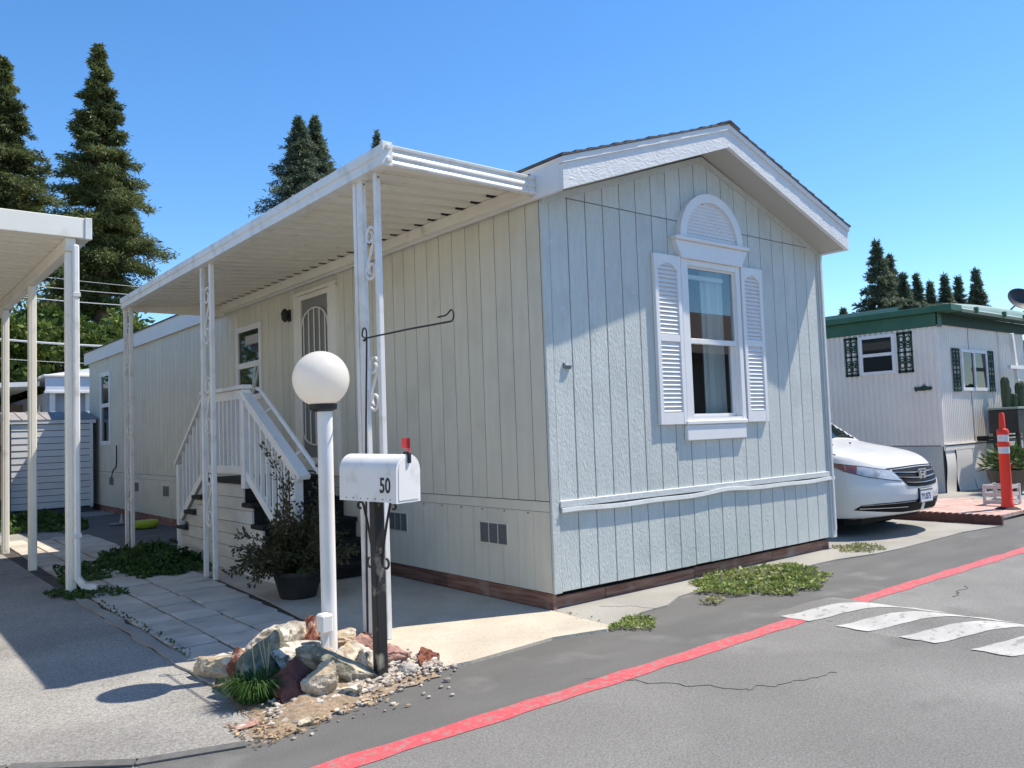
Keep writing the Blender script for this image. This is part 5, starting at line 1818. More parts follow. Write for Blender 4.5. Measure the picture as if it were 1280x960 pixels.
def rosette(name, cx, cy, cz, n, r, h, size, m, parent, seed, asp=0.28):
    g = np.random.default_rng(seed)
    d = g.normal(size=(n, 3))
    d[:, 2] = np.abs(d[:, 2]) + 0.25
    d /= np.linalg.norm(d, axis=1, keepdims=True)
    C = d * g.uniform(0.15, 1, (n, 1)) ** 0.5 * np.array([r, r, h])
    root = LOC[parent.name]
    o = bpy.data.objects.new(name, quads_mesh(name, leaf_quads(C + np.array([cx, cy, cz]) - np.array(root), d + g.normal(size=(n, 3)) * 0.35, size, asp, rng=g), m))
    COL.objects.link(o)
    o.parent = parent


rosette("foliage", bx_, by_, 0.44, 420, 0.36, 0.42, 0.15, SUCC, bp, 3)
tp = thing("terracotta_pot", "terracotta pot standing right of the glazed planter bowl", "plant pot", (12.2, 0.85, 0.05))
obj("pot_body", MB().lathe([(0.17, 0.05), (0.24, 0.42), (0.27, 0.43), (0.27, 0.50), (0.25, 0.50), (0.24, 0.44), (0.02, 0.43)], 12.2, 0.85, 24), TERRACOTTA, tp, smooth=True)
rosette("foliage", 12.2, 0.85, 0.46, 140, 0.22, 0.25, 0.12, SUCC, tp, 9)

gc = thing("garden_cart", "black raised garden cart with a pale green rim in front of the trailer", "garden cart", (12.9, 1.1, 0.05))
obj("trough", MB().cbox(12.12, 13.9, 0.86, 1.36, 1.07, 1.50, 0.015), BLACK, gc)
obj("rim", MB().cbox(12.09, 13.93, 0.83, 1.39, 1.502, 1.545, 0.01), mat("rim_green", (0.22, 0.28, 0.24), 0.5), gc)
for x in (12.25, 13.75):
    for y in (0.92, 1.30):
        obj("leg", MB().cbox(x - 0.035, x + 0.035, y - 0.035, y + 0.035, 0.05, 1.068, 0.005), BLACK, gc)
obj("shelf", MB().cbox(12.2, 13.8, 0.90, 1.32, 0.62, 0.66, 0.006), GREY_METAL, gc)
text_mesh("lettering", "l", 0.16, 0.001, Matrix(((1, 0, 0, 12.78), (0, 0, -1, 0.857), (0, 1, 0, 1.30), (0, 0, 0, 1))), WHITE, gc)
for lab, cx_, cy_, hs in (("tall green column cactus pair on the left of the garden cart", 12.55, 1.16, (0.62, 0.45, 0.3)), ("green column cactus cluster on the right of the garden cart", 13.22, 1.16, (0.52, 0.55, 0.33))):
    cc = thing("cactus", lab, "cactus", (cx_, cy_, 1.5), "cacti standing on the garden cart")
    for k, h in enumerate(hs):
        mb = MB()
        px0, py0 = cx_ + (-0.08, 0.09, 0.16)[k], cy_ + (0, 0.03, -0.05)[k]
        n, R_ = 16, 0.075 - 0.008 * k
        zz = [1.505, 1.505 + h * 0.4, 1.505 + h * 0.85, 1.505 + h * 0.96, 1.505 + h]
        rr_ = [R_ * 0.8, R_, R_, R_ * 0.7, R_ * 0.15]
        base = len(mb.v)
        for z, r in zip(zz, rr_):
            for i in range(n):
                a = 2 * math.pi * i / n
                q = r * (1.0 if i % 2 else 0.8)
                mb.v.append((px0 + q * math.cos(a), py0 + q * math.sin(a), z))
        for j in range(4):
            for i in range(n):
                mb.f.append((j * n + i, j * n + (i + 1) % n, j * n + n + (i + 1) % n, j * n + n + i))
        mb.f.append(tuple(4 * n + i for i in range(n)))
        obj("stem", mb, CACTUS, cc)
wc = MB().obox((13.5, 1.36, 3.0), (14.0, 1.36, 0.06), 0.09, 0.07, (0, 1, 0)).obox((13.15, 1.31, 2.33), (14.6, 1.31, 2.33), 0.07, 0.06, (0, 1, 0))
one("white_cross_frame", wc, WHITE, "leaning white wooden cross frame at the right end of the trailer front", "wooden frame")
rl = MB().tube([(12.30, 1.50, 0.97), (13.4, 1.48, 0.99), (14.5, 1.46, 0.99)], 0.022, 8).tube([(12.30, 1.5, 0.97), (12.30, 1.62, 0.97)], 0.022, 8).cbox(12.22, 12.40, 1.46, 1.62, 0.93, 1.02, 0.01)
one("pipe_rail", rl, BLK_PLASTIC, "short dark pipe sticking out low on the trailer front behind the planter bowl", "pipe")
flg = thing("garden_flag", "small red and white striped flag at the right edge near the terracotta pot", "flag", (12.55, 0.7, 0.05))
obj("stick", MB().tube([(12.55, 0.7, 0.05), (12.55, 0.7, 0.98)], 0.008, 6), WHITE, flg)
for k in range(6):
    mb = MB()
    z = 0.95 - k * 0.05
    for i in range(7):
        x = 12.56 + i * 0.06
        for zz in (z, z - 0.05):
            mb.v.append((x, 0.7 + 0.02 * math.sin(i * 1.1), zz - i * 0.02))
    mb.f = [(2 * i, 2 * i + 1, 2 * i + 3, 2 * i + 2) for i in range(6)]
    obj("flag_stripe", mb, FLAGRED if k % 2 == 0 else WHITE, flg)

# ------------------------------------------------------------------ parked minivan
OX, OY = 5.84, -0.26
van = thing("minivan", "white minivan parked nose out beside the blue-grey home", "minivan", (OX, OY, 0.014))
GZ = 0.014


def interp(x, xs, ys):
    return np.interp(x, xs, ys)


TS = ([-1, 0, .10, .25, .5, .8, 1.08, 1.25, 1.9, 2.2, 3.0, 4.4, 4.9, 5.1, 5.3], [.70, .785, .86, .925, 1.0, 1.065, 1.115, 1.155, 1.60, 1.68, 1.72, 1.68, 1.5, 1.05, .9])
TT = ([0, .2, .5, .8, .95, 1.08, 1.65, 2], [.93, .97, 1.0, .995, .965, .93, .74, .6])
SF = ([0, .2, .30, .42, .5, .62, .74, .84, .95, 2], [.16, .10, .05, .012, 0, .006, .05, .105, .2, .5])


def fvan(x, s, z):
    ax = np.abs(x)
    w = 0.99 * interp(z, *TT)
    zt = interp(s, *TS) - 0.055 * (ax / 0.95) ** 2.4
    top = (z - zt) * 0.9
    bot = (0.20 + 0.06 * np.clip(1 - s / 0.5, 0, 1) + 0.02) - z
    sp = s - interp(z, *SF)
    a = np.clip(1.05 - sp, 0, None) / 1.05
    p = 2.7
    front = ((ax / w) ** p + a ** p) ** (1 / p) - 1
    front = np.where(sp < 0, np.maximum(front, -sp), front)
    rear = s - 5.12
    k = 0.035

    def smax(u, v):
        h = np.clip(0.5 + 0.5 * (u - v) / k, 0, 1)
        return v * (1 - h) + u * h + k * h * (1 - h)
    f = smax(smax(top, front), smax(bot, rear))
    for sc in (1.02, 4.02):
        arch_ = 0.365 - np.sqrt((s - sc) ** 2 + (z - 0.33) ** 2)
        f = np.where(ax > 0.60, np.maximum(f, arch_), f)
    return f


def cast(P0, D, r0=3.0, n=240):
    """first inside point marching inward from distance r0 along -D"""
    m_ = len(P0)
    lo = np.full(m_, 0.0)
    hit = np.zeros(m_, bool)
    hi = np.full(m_, r0)
    prev = np.full(m_, r0)
    for i in range(1, n + 1):
        r = np.full(m_, r0 * (1 - i / n))
        Q = P0 + D * r[:, None]
        ins = fvan(Q[:, 0], Q[:, 1], Q[:, 2]) < 0
        new = ins & ~hit
        lo[new] = r[new]
        hi[new] = prev[new]
        hit |= ins
        prev = r
    for _ in range(24):
        mid = (lo + hi) / 2
        Q = P0 + D * mid[:, None]
        ins = fvan(Q[:, 0], Q[:, 1], Q[:, 2]) < 0
        lo = np.where(ins, mid, lo)
        hi = np.where(ins, hi, mid)
    return P0 + D * lo[:, None]


NS, NA = 190, 150
ss = np.concatenate([0.006 + 1.25 * np.linspace(0, 1, 100) ** 2, np.linspace(1.28, 5.11, NS - 100)])
zc = np.interp(ss, [0, .3, 1.2, 5.2], [.52, .55, .6, .6])
an = np.linspace(0, 2 * np.pi, NA, endpoint=False)
S_, A_ = np.meshgrid(ss, an, indexing='ij')
P0 = np.stack([np.zeros(S_.size), S_.ravel(), np.repeat(zc, NA)], 1)
D = np.stack([np.sin(A_).ravel(), np.zeros(S_.size), np.cos(A_).ravel()], 1)
Q = cast(P0, D, 1.8, 200)
Vv = Q.reshape(NS, NA, 3)
body, glassf = MB(), MB()
body.v = [(OX + p[0], OY + p[1], GZ + p[2]) for p in Q]
shield, sideg = [], []
for i in range(NS - 1):
    for k in range(NA):
        k2 = (k + 1) % NA
        q = (i * NA + k, i * NA + k2, (i + 1) * NA + k2, (i + 1) * NA + k)
        c = (Vv[i, k] + Vv[i, k2] + Vv[i + 1, k2] + Vv[i + 1, k]) / 4
        ax = abs(c[0])
        w = 0.99 * np.interp(c[2], *TT)
        if 1.27 < c[1] < 1.88 and c[2] > 1.1 and ax < w - 0.10:
            shield.append(q)
        elif 1.55 < c[1] < 4.85 and 1.06 < c[2] < 1.55 and ax > w - 0.05 and not any(abs(c[1] - t) < 0.05 for t in (2.25, 3.35)) and c[2] < 1.06 + (c[1] - 1.40) * 0.75:
            sideg.append(q)
        else:
            body.f.append(q)
body.f.append(tuple(range(NA)))
body.f.append(tuple((NS - 1) * NA + k for k in range(NA)))
obj("body", body, CARPAINT, van, smooth=True)
for nm, fs_ in (("windshield", shield), ("side_window", sideg)):
    g = MB()
    idx = {}
    for q in fs_:
        for v in q:
            if v not in idx:
                idx[v] = len(idx)
    g.v = [None] * len(idx)
    for v, i in idx.items():
        g.v[i] = body.v[v]
    g.f = [tuple(idx[v] for v in q) for q in fs_]
    obj(nm, g, DGLASS, van, smooth=True)


def surf(phi, z, off=0.0):
    """points on the nose surface by plan angle (degrees, + to the van's left) and height"""
    phi = np.radians(np.atleast_1d(np.asarray(phi, float)))
    z = np.atleast_1d(np.asarray(z, float)) + 0 * phi
    P = np.stack([0 * phi, 0 * phi + 1.3, z], 1)
    Dd = np.stack([np.sin(phi), -np.cos(phi), 0 * phi], 1)
    Q = cast(P, Dd, 2.2, 220) + Dd * off
    return [(OX + a, OY + b, GZ + c) for a, b, c in Q]


def patch(lower, upper, n, m_, off, name, material, parent=van):
    """lower / upper: lists of (phi, z) polylines; fills between them on the nose surface"""
    lo, up_ = np.array(lower), np.array(upper)
    tl, tu = np.linspace(0, 1, len(lo)), np.linspace(0, 1, len(up_))
    ts_ = np.linspace(0, 1, n)
    L_ = np.stack([np.interp(ts_, tl, lo[:, 0]), np.interp(ts_, tl, lo[:, 1])], 1)
    U_ = np.stack([np.interp(ts_, tu, up_[:, 0]), np.interp(ts_, tu, up_[:, 1])], 1)
    pp, zz = [], []
    for k in range(m_):
        t = k / (m_ - 1)
        pp += list(L_[:, 0] * (1 - t) + U_[:, 0] * t)
        zz += list(L_[:, 1] * (1 - t) + U_[:, 1] * t)
    mb = MB()
    mb.v = surf(pp, zz, off)
    for k in range(m_ - 1):
        for i in range(n - 1):
            q = k * n + i
            mb.f.append((q, q + 1, q + 1 + n, q + n))
    return obj(name, mb, material, parent, smooth=True)


def strip(pz, r, name, material, off=0.004, parent=van, n=30):
    a = np.array(pz)
    t = np.linspace(0, 1, n)
    tt = np.linspace(0, 1, len(a))
    pts = surf(np.interp(t, tt, a[:, 0]), np.interp(t, tt, a[:, 1]), off)
    return obj(name, MB().tube(pts, r, 6), material, parent, smooth=True)


gr = patch([(-16, .60), (-8, .585), (0, .58), (8, .585), (16, .60)], [(-24, .80), (-12, .81), (0, .815), (12, .81), (24, .80)], 36, 8, 0.006, "grille", BLK_PLASTIC)
strip([(-23, .765), (-12, .755), (0, .745), (12, .755), (23, .765)], 0.009, "grille_bar", CHROME, 0.008, gr)
strip([(-21, .71), (-12, .695), (0, .685), (12, .695), (21, .71)], 0.009, "grille_bar", CHROME, 0.008, gr)
strip([(-17, .648), (-10, .635), (0, .628), (10, .635), (17, .648)], 0.006, "grille_bar", CHROME, 0.010, gr)
strip([(-27, .812), (-12, .826), (0, .83), (12, .826), (27, .812)], 0.007, "hood_gap", BLK_PLASTIC, 0.002)
for s_ in (-1, 1):
    up_ = [(s_ * 25, .795), (s_ * 32, .82), (s_ * 41, .855), (s_ * 50, .875)]
    lo = [(s_ * 19.5, .665), (s_ * 28, .69), (s_ * 38, .725), (s_ * 50, .80)]
    hl = patch(lo, up_, 22, 7, 0.008, "headlight", LAMP_GL)
    patch([(s_ * 43.5, .765), (s_ * 50, .80), (s_ * 59.5, .893)], [(s_ * 42.5, .857), (s_ * 50, .882), (s_ * 60, .905)], 12, 6, 0.009, "side_reflector", AMBER, hl)
    mb = MB().lathe([(0.001, 0.0), (0.034, 0.002), (0.040, 0.009), (0.036, 0.012)], 0, 0, 16)
    c = Vector(surf(s_ * 33, .755, 0.004)[0])
    d = Vector((math.sin(math.radians(s_ * 25)), -math.cos(math.radians(s_ * 25)), 0))
    rot = d.to_track_quat('Z', 'Y').to_matrix()
    mb.v = [tuple(c + rot @ Vector(p)) for p in mb.v]
    obj("projector", mb, LAMP_GL, hl, smooth=True)
    strip(lo, 0.004, "lamp_edge", BLK_PLASTIC, 0.006, hl)
    strip(up_ + [(s_ * 60, .907)], 0.004, "lamp_edge", BLK_PLASTIC, 0.006, hl)
    li = patch([(s_ * 2, .295), (s_ * 20, .295), (s_ * 33, .315), (s_ * 46, .335)], [(s_ * 2, .43), (s_ * 20, .425), (s_ * 33, .415), (s_ * 42, .395)], 20, 5, 0.004, "lower_intake", BLK_PLASTIC)
    strip([(s_ * 16, .355), (s_ * 32, .358), (s_ * 43, .352)], 0.007, "intake_trim", CHROME, 0.008, li)
    strip([(s_ * 10, .415), (s_ * 30, .406), (s_ * 42, .388)], 0.004, "intake_trim", CHROME, 0.006, li)
    # hood edge gap running back over the fender
    mb = MB()
    pp = np.array([[s_ * (0.84 + 0.02 * t), 0.66 + 0.6 * t, 2.0] for t in np.linspace(0, 1, 14)])
    dn = np.array([[0, 0, 1.0]] * 14)
    Qh = cast(pp * np.array([1, 1, 0]) + np.array([0, 0, .4]), dn, 1.2, 120)
    obj("hood_gap", MB().tube([(OX + a, OY + b, GZ + c) for a, b, c in Qh], 0.005, 5), GROOVE, van)
    for sc in (1.02, 4.02):
        wx = s_ * 0.83
        w_ = obj("wheel", MB().lathe([(0.20, -0.11), (0.31, -0.11), (0.335, -0.08), (0.335, 0.08), (0.31, 0.11), (0.20, 0.11)], 0, 0, 36), RUBBER, van, smooth=True)
        rim = MB().lathe([(0.03, 0.09), (0.06, 0.10), (0.19, 0.085), (0.205, 0.115)], 0, 0, 30)
        spk = MB()
        for k in range(7):
            a = 2 * math.pi * k / 7
            spk.obox((0.03 * math.cos(a), 0.03 * math.sin(a), 0.105), (0.19 * math.cos(a), 0.19 * math.sin(a), 0.11), 0.05, 0.012)
        rim.add(spk.v, spk.f)
        rim_o = obj("rim", rim, GREY_METAL, w_)
        for oo in (w_, rim_o):
            root = Vector((OX, OY, 0.014))
            for v in oo.data.vertices:
                p = v.co + root
                v.co = Vector((OX + wx + s_ * p.z, OY + sc + p.x, GZ + 0.335 + p.y)) - root
# maker's emblem: framed letter shape in chrome
em = MB()
e0 = surf(0, .715, 0.0)[0][1] - 0.022
fz = GZ + 0.715
em.prism([(OX - 1.35 * .075, fz + 1.3 * .058), (OX + 1.35 * .075, fz + 1.3 * .058), (OX + 1.35 * .062, fz + 1.3 * .046), (OX - 1.35 * .062, fz + 1.3 * .046)], 1, e0, e0 + .012)
em.prism([(OX - 1.35 * .075, fz + 1.3 * .058), (OX - 1.35 * .062, fz + 1.3 * .046), (OX - 1.35 * .045, fz - 1.3 * .05), (OX - 1.35 * .055, fz - 1.3 * .06)], 1, e0, e0 + .012)
em.prism([(OX + 1.35 * .075, fz + 1.3 * .058), (OX + 1.35 * .062, fz + 1.3 * .046), (OX + 1.35 * .045, fz - 1.3 * .05), (OX + 1.35 * .055, fz - 1.3 * .06)], 1, e0, e0 + .012)
em.prism([(OX - 1.35 * .055, fz - 1.3 * .06), (OX - 1.35 * .045, fz - 1.3 * .05), (OX + 1.35 * .045, fz - 1.3 * .05), (OX + 1.35 * .055, fz - 1.3 * .06)], 1, e0, e0 + .012)
em.prism([(OX - 1.35 * .050, fz + 1.3 * .040), (OX - 1.35 * .026, fz + 1.3 * .040), (OX - 1.35 * .020, fz - 1.3 * .044), (OX - 1.35 * .040, fz - 1.3 * .044)], 1, e0 - .001, e0 + .011)
em.prism([(OX + 1.35 * .050, fz + 1.3 * .040), (OX + 1.35 * .026, fz + 1.3 * .040), (OX + 1.35 * .020, fz - 1.3 * .044), (OX + 1.35 * .040, fz - 1.3 * .044)], 1, e0 - .001, e0 + .011)
em.box(OX - 1.35 * .03, OX + 1.35 * .03, e0 + .001, e0 + .010, fz - 1.3 * .008, fz + 1.3 * .010)
obj("emblem", em, CHROME, van)
py = surf(0, .47, 0.0)[0][1]
lp = obj("license_plate", MB().cbox(OX - .155, OX + .155, py - .022, py - .014, GZ + .395, GZ + .550, 0.004), mat("plate_white", (0.72, 0.72, 0.74), 0.5), van)
obj("plate_frame", MB().box(OX - .165, OX + .165, py - .014, py + 0.01, GZ + .385, GZ + .56).box(OX - .16, OX + .16, py - .0235, py - .0215, GZ + .528, GZ + .548), GREY_METAL, lp)
obj("plate_mount", MB().box(OX - .175, OX - .150, py - .012, py + .03, GZ + .40, GZ + .56), BLK_PLASTIC, lp)
text_mesh("plate_number", "7YUS75", 0.105, 0.0008, Matrix(((1, 0, 0, OX - .145), (0, 0, -1, py - .0235), (0, 1, 0, GZ + .425), (0, 0, 0, 1))), mat("plate_ink", (0.05, 0.06, 0.14), 0.6), lp, 0.72, 0.001)
obj("underbody_shade", MB().prism([(OX - 0.70, OY + 0.45), (OX + 0.70, OY + 0.45), (OX + 0.80, OY + 0.62), (OX + 0.80, OY + 4.9), (OX - 0.80, OY + 4.9), (OX - 0.80, OY + 0.62)], 2, GZ + 0.15, GZ + 0.30), BLK_PLASTIC, van)  # dark panel added low to blacken the shade under the van
# wipers, washer nozzles, interior
mb = MB().tube([(OX - .55, OY + 1.26, GZ + 1.155), (OX - .05, OY + 1.33, GZ + 1.205), (OX + .1, OY + 1.36, GZ + 1.225)], 0.010, 6).tube([(OX + .1, OY + 1.26, GZ + 1.165), (OX + .6, OY + 1.34, GZ + 1.19)], 0.010, 6)
obj("wiper", mb, BLK_PLASTIC, van)
for x in (-0.35, 0.1):
    Qn = cast(np.array([[x, .98, .4]]), np.array([[0, 0, 1.0]]), 1.2, 120)[0]
    obj("washer_nozzle", MB().lathe([(0.016, -0.01), (0.014, 0.012), (0.006, 0.016)], OX + Qn[0], OY + Qn[1], 8, GZ + Qn[2]), BLK_PLASTIC, van, smooth=True)

# ------------------------------------------------------------------ trees, shrubs, cables
CAM = Vector(mw.translation)


def at(px, py, D):
    d = fw + rt2 * ((px - 640) / 1024.2) - up2 * ((py - 480) / 1024.2)
    k = D / math.hypot(d.x, d.y)
    return CAM + d * k


def conifer(label, px, D, ytop, halfw_px, crown_py, m, seed, n=11000, name="redwood_tree", group=None, leaf=0.34, lean=0.0, cone=0.85, trunk=True, twin=False):
    top = at(px, ytop, D)
    bx, by = top.x, top.y
    H = top.z
    zc_ = max(0.5, at(px, crown_py, D).z)
    dist = (top - CAM).length
    rad = halfw_px / 1024.2 * dist
    g = np.random.default_rng(seed)
    t = thing(name, label, "tree", (bx, by, 0), group)
    tk = MB()
    r0 = 0.022 * H + 0.05
    tk.tube([(bx + 0.02 * math.sin(z * 3), by, z) for z in np.linspace(0, H * 0.97, 9)], [r0 * (1 - 0.95 * i / 8) + 0.015 for i in range(9)], 9)
    tr_ = obj("trunk", tk, BARK, t, smooth=True)
    # boughs: each carries a few separate sprays of needles
    C, Dr = [], []
    limb = MB()
    nb_ = int(130 + H * 8)
    hs = np.sort(g.uniform(0, 1, nb_) ** 0.85)
    per = max(20, n // nb_)
    for u in hs:
        z = zc_ + (H - zc_) * u
        prof_ = min(1.0, 1.30 * (1 - u) ** (cone + 0.15)) * (1.0 if u > 0.16 else 0.45 + 3.4 * u)
        R_ = rad * prof_ * (g.uniform(0.40, 1.0) if g.random() < 0.75 else g.uniform(0.95, 1.30)) + 0.02
        a = g.uniform(0, 2 * math.pi)
        dr = np.array([math.cos(a), math.sin(a), 0.0])
        lift = 0.55 * u - 0.02
        k = int(per * (0.10 + 1.65 * (1 - u)))
        ns = max(2, int(3 + R_ * 2.0))
        cs = np.sort(g.uniform(0.15, 1.0, ns) ** 0.7)
        side = g.normal(size=ns) * 0.16 * R_
        perp = np.array([-dr[1], dr[0], 0])
        pick = g.integers(0, ns, k)
        sp = (0.06 + 0.075 * R_) * (1.25 - 0.55 * cs[pick])
        zz = R_ * (lift * cs - 0.30 * cs ** 2)
        P = np.array([bx, by, z]) + dr * (R_ * cs[pick])[:, None] + perp * side[pick][:, None] + np.stack([0 * sp, 0 * sp, zz[pick]], 1) + g.normal(size=(k, 3)) * sp[:, None] * np.array([1, 1, 0.55])
        C.append(P)
        Dr.append(dr + g.normal(size=(k, 3)) * 0.7 + np.array([0, 0, -0.25]))
        if R_ > 0.8:
            p0, p1 = Vector((bx, by, z)), Vector((bx, by, z)) + Vector(dr) * R_ * 0.85 + Vector((0, 0, R_ * (lift * 0.85 - 0.2)))
            limb.tube([p0, (p0 + p1) / 2 + Vector((0, 0, 0.06 * R_)), p1], [0.05, 0.035, 0.012], 4)
    # leader shoot
    k = 60
    C.append(np.array([bx, by, H - 0.55]) + np.stack([g.normal(size=k) * 0.05, g.normal(size=k) * 0.05, g.uniform(-0.5, 0.55, k)], 1))
    Dr.append(g.normal(size=(k, 3)) * 0.5 + np.array([0, 0, 0.6]))
    if limb.v:
        obj("limbs", limb, BARK, t, kind="stuff")
    C, Dr = np.concatenate(C), np.concatenate(Dr)
    C += np.array([lean, 0, 0]) * ((C[:, 2:3] - zc_) / (H - zc_))
    o = bpy.data.objects.new("crown", quads_mesh("crown", leaf_quads(C - np.array([bx, by, 0]), Dr, leaf, 0.26, rng=g), m))
    COL.objects.link(o)
    o.parent = t
    return t


RG = "redwoods rising behind the homes on the left"
conifer("tallest redwood, full crown and bare lower trunk, left of the porch awning", 124, 36, 57, 56, 392, NEEDLE, 1, 210000, group=RG, leaf=0.17)
conifer("redwood cut by the left edge of the photo above the carport", 4, 40, 72, 50, 330, NEEDLE, 2, 130000, group=RG, leaf=0.19)
conifer("left stem of the twin-topped redwood over the middle of the awning", 373, 52, 146, 38, 290, NEEDLE2, 3, 60000, group=RG, leaf=0.22)
conifer("right stem of the twin-topped redwood over the middle of the awning", 393, 53, 146, 32, 290, NEEDLE2, 4, 50000, group=RG, leaf=0.22)
conifer("redwood tip just showing over the front corner of the awning", 471, 55, 164, 26, 330, NEEDLE2, 5, 20000, group=RG, leaf=0.22)
FG = "firs beyond the green-roofed trailer"
for i, (px, yt, hw_, D, lab) in enumerate([
        (1095, 301, 30, 60, "tallest dark fir, leftmost of the row behind the green trailer roof"),
        (1112, 319, 22, 66, "second fir tight against the right side of the tallest one"),
        (1128, 343, 22, 62, "low bushy fir filling the gap right of the two tallest"),
        (1145, 343, 18, 70, "slim pale fir above the middle of the green fascia"),
        (1162, 352, 14, 74, "small pointed fir between two taller slim ones"),
        (1180, 343, 18, 70, "slim fir above the corner of the trailer roof"),
        (1197, 346, 15, 74, "narrow fir left of the rightmost pointed tree"),
        (1219, 337, 17, 68, "rightmost pointed fir beside the satellite dish"),
        (1054, 386, 12, 80, "tiny distant treetop next to the house eave")]):
    conifer(lab, px, D, yt, hw_, 440, NEEDLE2, 20 + i, 24000 if hw_ > 20 else 15000, name="fir_tree", group=FG, leaf=0.28, cone=1.05)


def bushy(label, px, D, ytop, halfw_px, m, seed, n=6000, name="broadleaf_tree", leaf=0.26, group=None, zlow=0.3):
    top = at(px, ytop, D)
    bx, by, H = top.x, top.y, top.z
    rad = halfw_px / 1024.2 * (top - CAM).length
    g = np.random.default_rng(seed)
    t = thing(name, label, "tree", (bx, by, 0), group)
    tk = MB()
    tk.tube([(bx, by, 0), (bx + 0.1, by, H * 0.4), (bx, by + 0.1, H * 0.75)], [0.16, 0.12, 0.04], 8)
    for k in range(6):
        a = k * 1.05
        tk.tube([(bx, by, H * 0.3), (bx + rad * 0.4 * math.cos(a), by + rad * 0.4 * math.sin(a), H * 0.55), (bx + rad * 0.7 * math.cos(a), by + rad * 0.7 * math.sin(a), H * 0.8)], [0.07, 0.05, 0.015], 5)
    obj("trunk", tk, BARK, t)
    C, Dr = [], []
    nc = 34
    for k in range(nc):
        a, u = g.uniform(0, 2 * math.pi), g.random() ** 0.6
        z = H * g.uniform(zlow, 0.93)
        rr_ = rad * u * (0.75 + 0.4 * math.sin(math.pi * z / H))
        c = np.array([bx + rr_ * math.cos(a), by + rr_ * math.sin(a), z])
        s_ = g.uniform(0.28, 0.55) * min(rad, H * 0.35)
        kk = n // nc
        d = g.normal(size=(kk, 3))
        d /= np.linalg.norm(d, axis=1, keepdims=True)
        C.append(c + d * s_ * g.uniform(0.5, 1.05, (kk, 1)) * np.array([1, 1, 0.75]))
        Dr.append(d + g.normal(size=(kk, 3)) * 0.6 + np.array([0, 0, -0.3]))
    C = np.concatenate(C)
    C[:, 2] = np.minimum(C[:, 2], H + 0.1)
    o = bpy.data.objects.new("crown", quads_mesh("crown", leaf_quads(C - np.array([bx, by, 0]), np.concatenate(Dr), leaf, 0.55, rng=g), m))
    COL.objects.link(o)
    o.parent = t
    return t


BG = "broadleaf trees behind the far home on the left"
for i, (px, yt, hw_, D, lab) in enumerate([
        (15, 395, 48, 33, "broad green tree lowest at the left edge behind the carport posts"),
        (62, 375, 42, 35, "rounded green tree between the two nearest carport posts"),
        (100, 400, 36, 31, "bright green tree right behind the front carport post"),
        (135, 384, 40, 34, "sunlit green tree at the left end of the porch awning"),
        (175, 402, 34, 38, "green tree peeping over the far end of the blue-grey home"),
        (205, 410, 22, 42, "small airy tree just above the house roof at the awning end"),
        (40, 345, 46, 46, "dark tall tree behind the carport roof between the redwoods"),
        (-40, 380, 60, 36, "big tree mostly outside the left edge of the photo")]):
    bushy(lab, px, D, yt, hw_, HEDGE if i != 6 else NEEDLE, 40 + i, 6500, group=BG)
for px_q, hw_q, yt_q, sd_q, lab_q in ((-420, 200, 250, 70, "broad tree beyond the carport, mostly mirrored in the porch window"), (-900, 260, 200, 71, "large tree far outside the left edge of the photo")):
    bushy(lab_q, px_q, 30, yt_q, hw_q, HEDGE, sd_q, 6000, group=BG)
bushy("yellow-green tree at the far right edge behind the trailer", 1283, 34, 412, 14, HEDGE, 60, 2500)

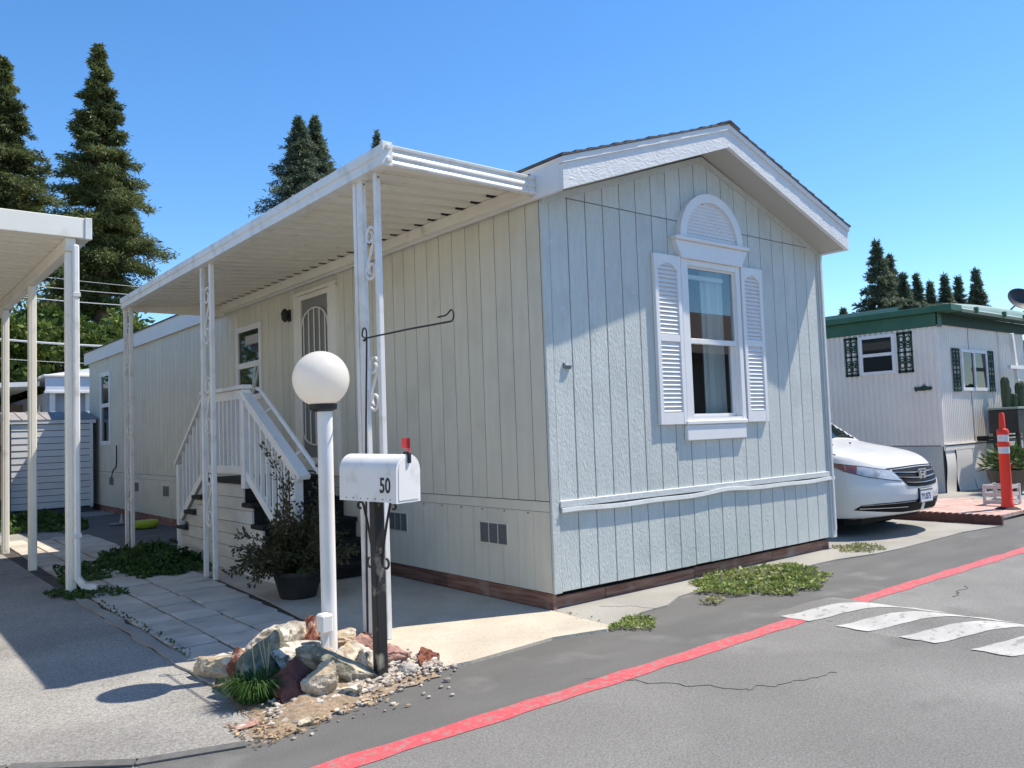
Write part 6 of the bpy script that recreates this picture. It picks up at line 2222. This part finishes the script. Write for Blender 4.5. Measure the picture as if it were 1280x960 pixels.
for k_, (tx_, ty_, th_, lab_) in enumerate([(30, -16, 6.5, "unseen street tree across the road, added to darken the trailer window reflections"), (37, -15, 5.5, "second unseen street tree added for the window reflections, farther along"), (45, -17, 7.0, "third unseen street tree added for the window reflections, farthest along")]):  # unseen trees added to darken what the trailer windows reflect
    g_ = np.random.default_rng(90 + k_)
    tt_ = thing("broadleaf_tree", lab_, "tree", (tx_, ty_, 0), "street trees added to darken window reflections")
    obj("trunk", MB().tube([(tx_, ty_, 0), (tx_ + .1, ty_, th_ * .5), (tx_, ty_, th_ * .8)], [.18, .13, .05], 8), BARK, tt_)
    d_ = g_.normal(size=(5000, 3))
    d_ /= np.linalg.norm(d_, axis=1, keepdims=True)
    c_ = d_ * g_.uniform(0.5, 1, (5000, 1)) * np.array([2.6, 2.6, th_ * 0.38]) * (1 + 0.25 * np.sin(d_[:, :1] * 7) * np.sin(d_[:, 1:2] * 6)) + np.array([0, 0, th_ * 0.58])
    o_ = bpy.data.objects.new("crown", quads_mesh("crown", leaf_quads(c_, d_ + g_.normal(size=(5000, 3)) * 0.6, 0.3, 0.55, rng=g_), HEDGE))
    COL.objects.link(o_)
    o_.parent = tt_

# overhead cables between poles far outside the picture
for i, (p, q, r, lab) in enumerate([
        ((at(-250, 392, 27)), (at(330, 432, 27)), 0.028, "thick lowest overhead cable crossing behind the carport posts"),
        ((at(-250, 338, 30)), (at(420, 388, 30)), 0.014, "overhead cable above the thick one, passing the redwood trunk"),
        ((at(-250, 318, 30)), (at(420, 378, 30)), 0.010, "thin upper overhead wire in front of the redwood trunk"),
        ((at(-250, 300, 30)), (at(420, 372, 30)), 0.008, "thinnest topmost overhead wire in front of the redwood"),
        ((at(-250, 420, 28)), (at(330, 452, 28)), 0.007, "faint wire below the thick overhead cable")]):
    pts = []
    for k in range(25):
        t = k / 24
        v = p.lerp(q, t)
        v.z -= 0.35 * 4 * t * (1 - t)
        pts.append(v)
    one("overhead_cable", MB().tube(pts, r, 5), CABLE, lab, "cable", group="overhead cables on the left")

# house across the road, seen in the window reflection
oh = thing("gabled_house", "tan gabled house across the road, mirrored in the big front window", "house", (19, -15, 0))
obj("wall", MB().prism([(-21, 0), (-13.2, 0), (-13.2, 3.9), (-17.1, 5.9), (-21, 3.9)], 0, 11.0, 28), BROWNHOUSE, oh)
obj("roof", MB().prism([(-12.7, 3.65), (-17.1, 5.92), (-21.5, 3.65), (-21.5, 3.87), (-17.1, 6.2), (-12.7, 3.87)], 0, 10.5, 28.5), BROWNROOF, oh)
ow = obj("window", MB().box(15, 16.6, -13.19, -13.15, 1.0, 2.2), WHITE, oh)
obj("pane", MB().box(15.08, 16.52, -13.145, -13.14, 1.08, 2.12), DGLASS, ow)
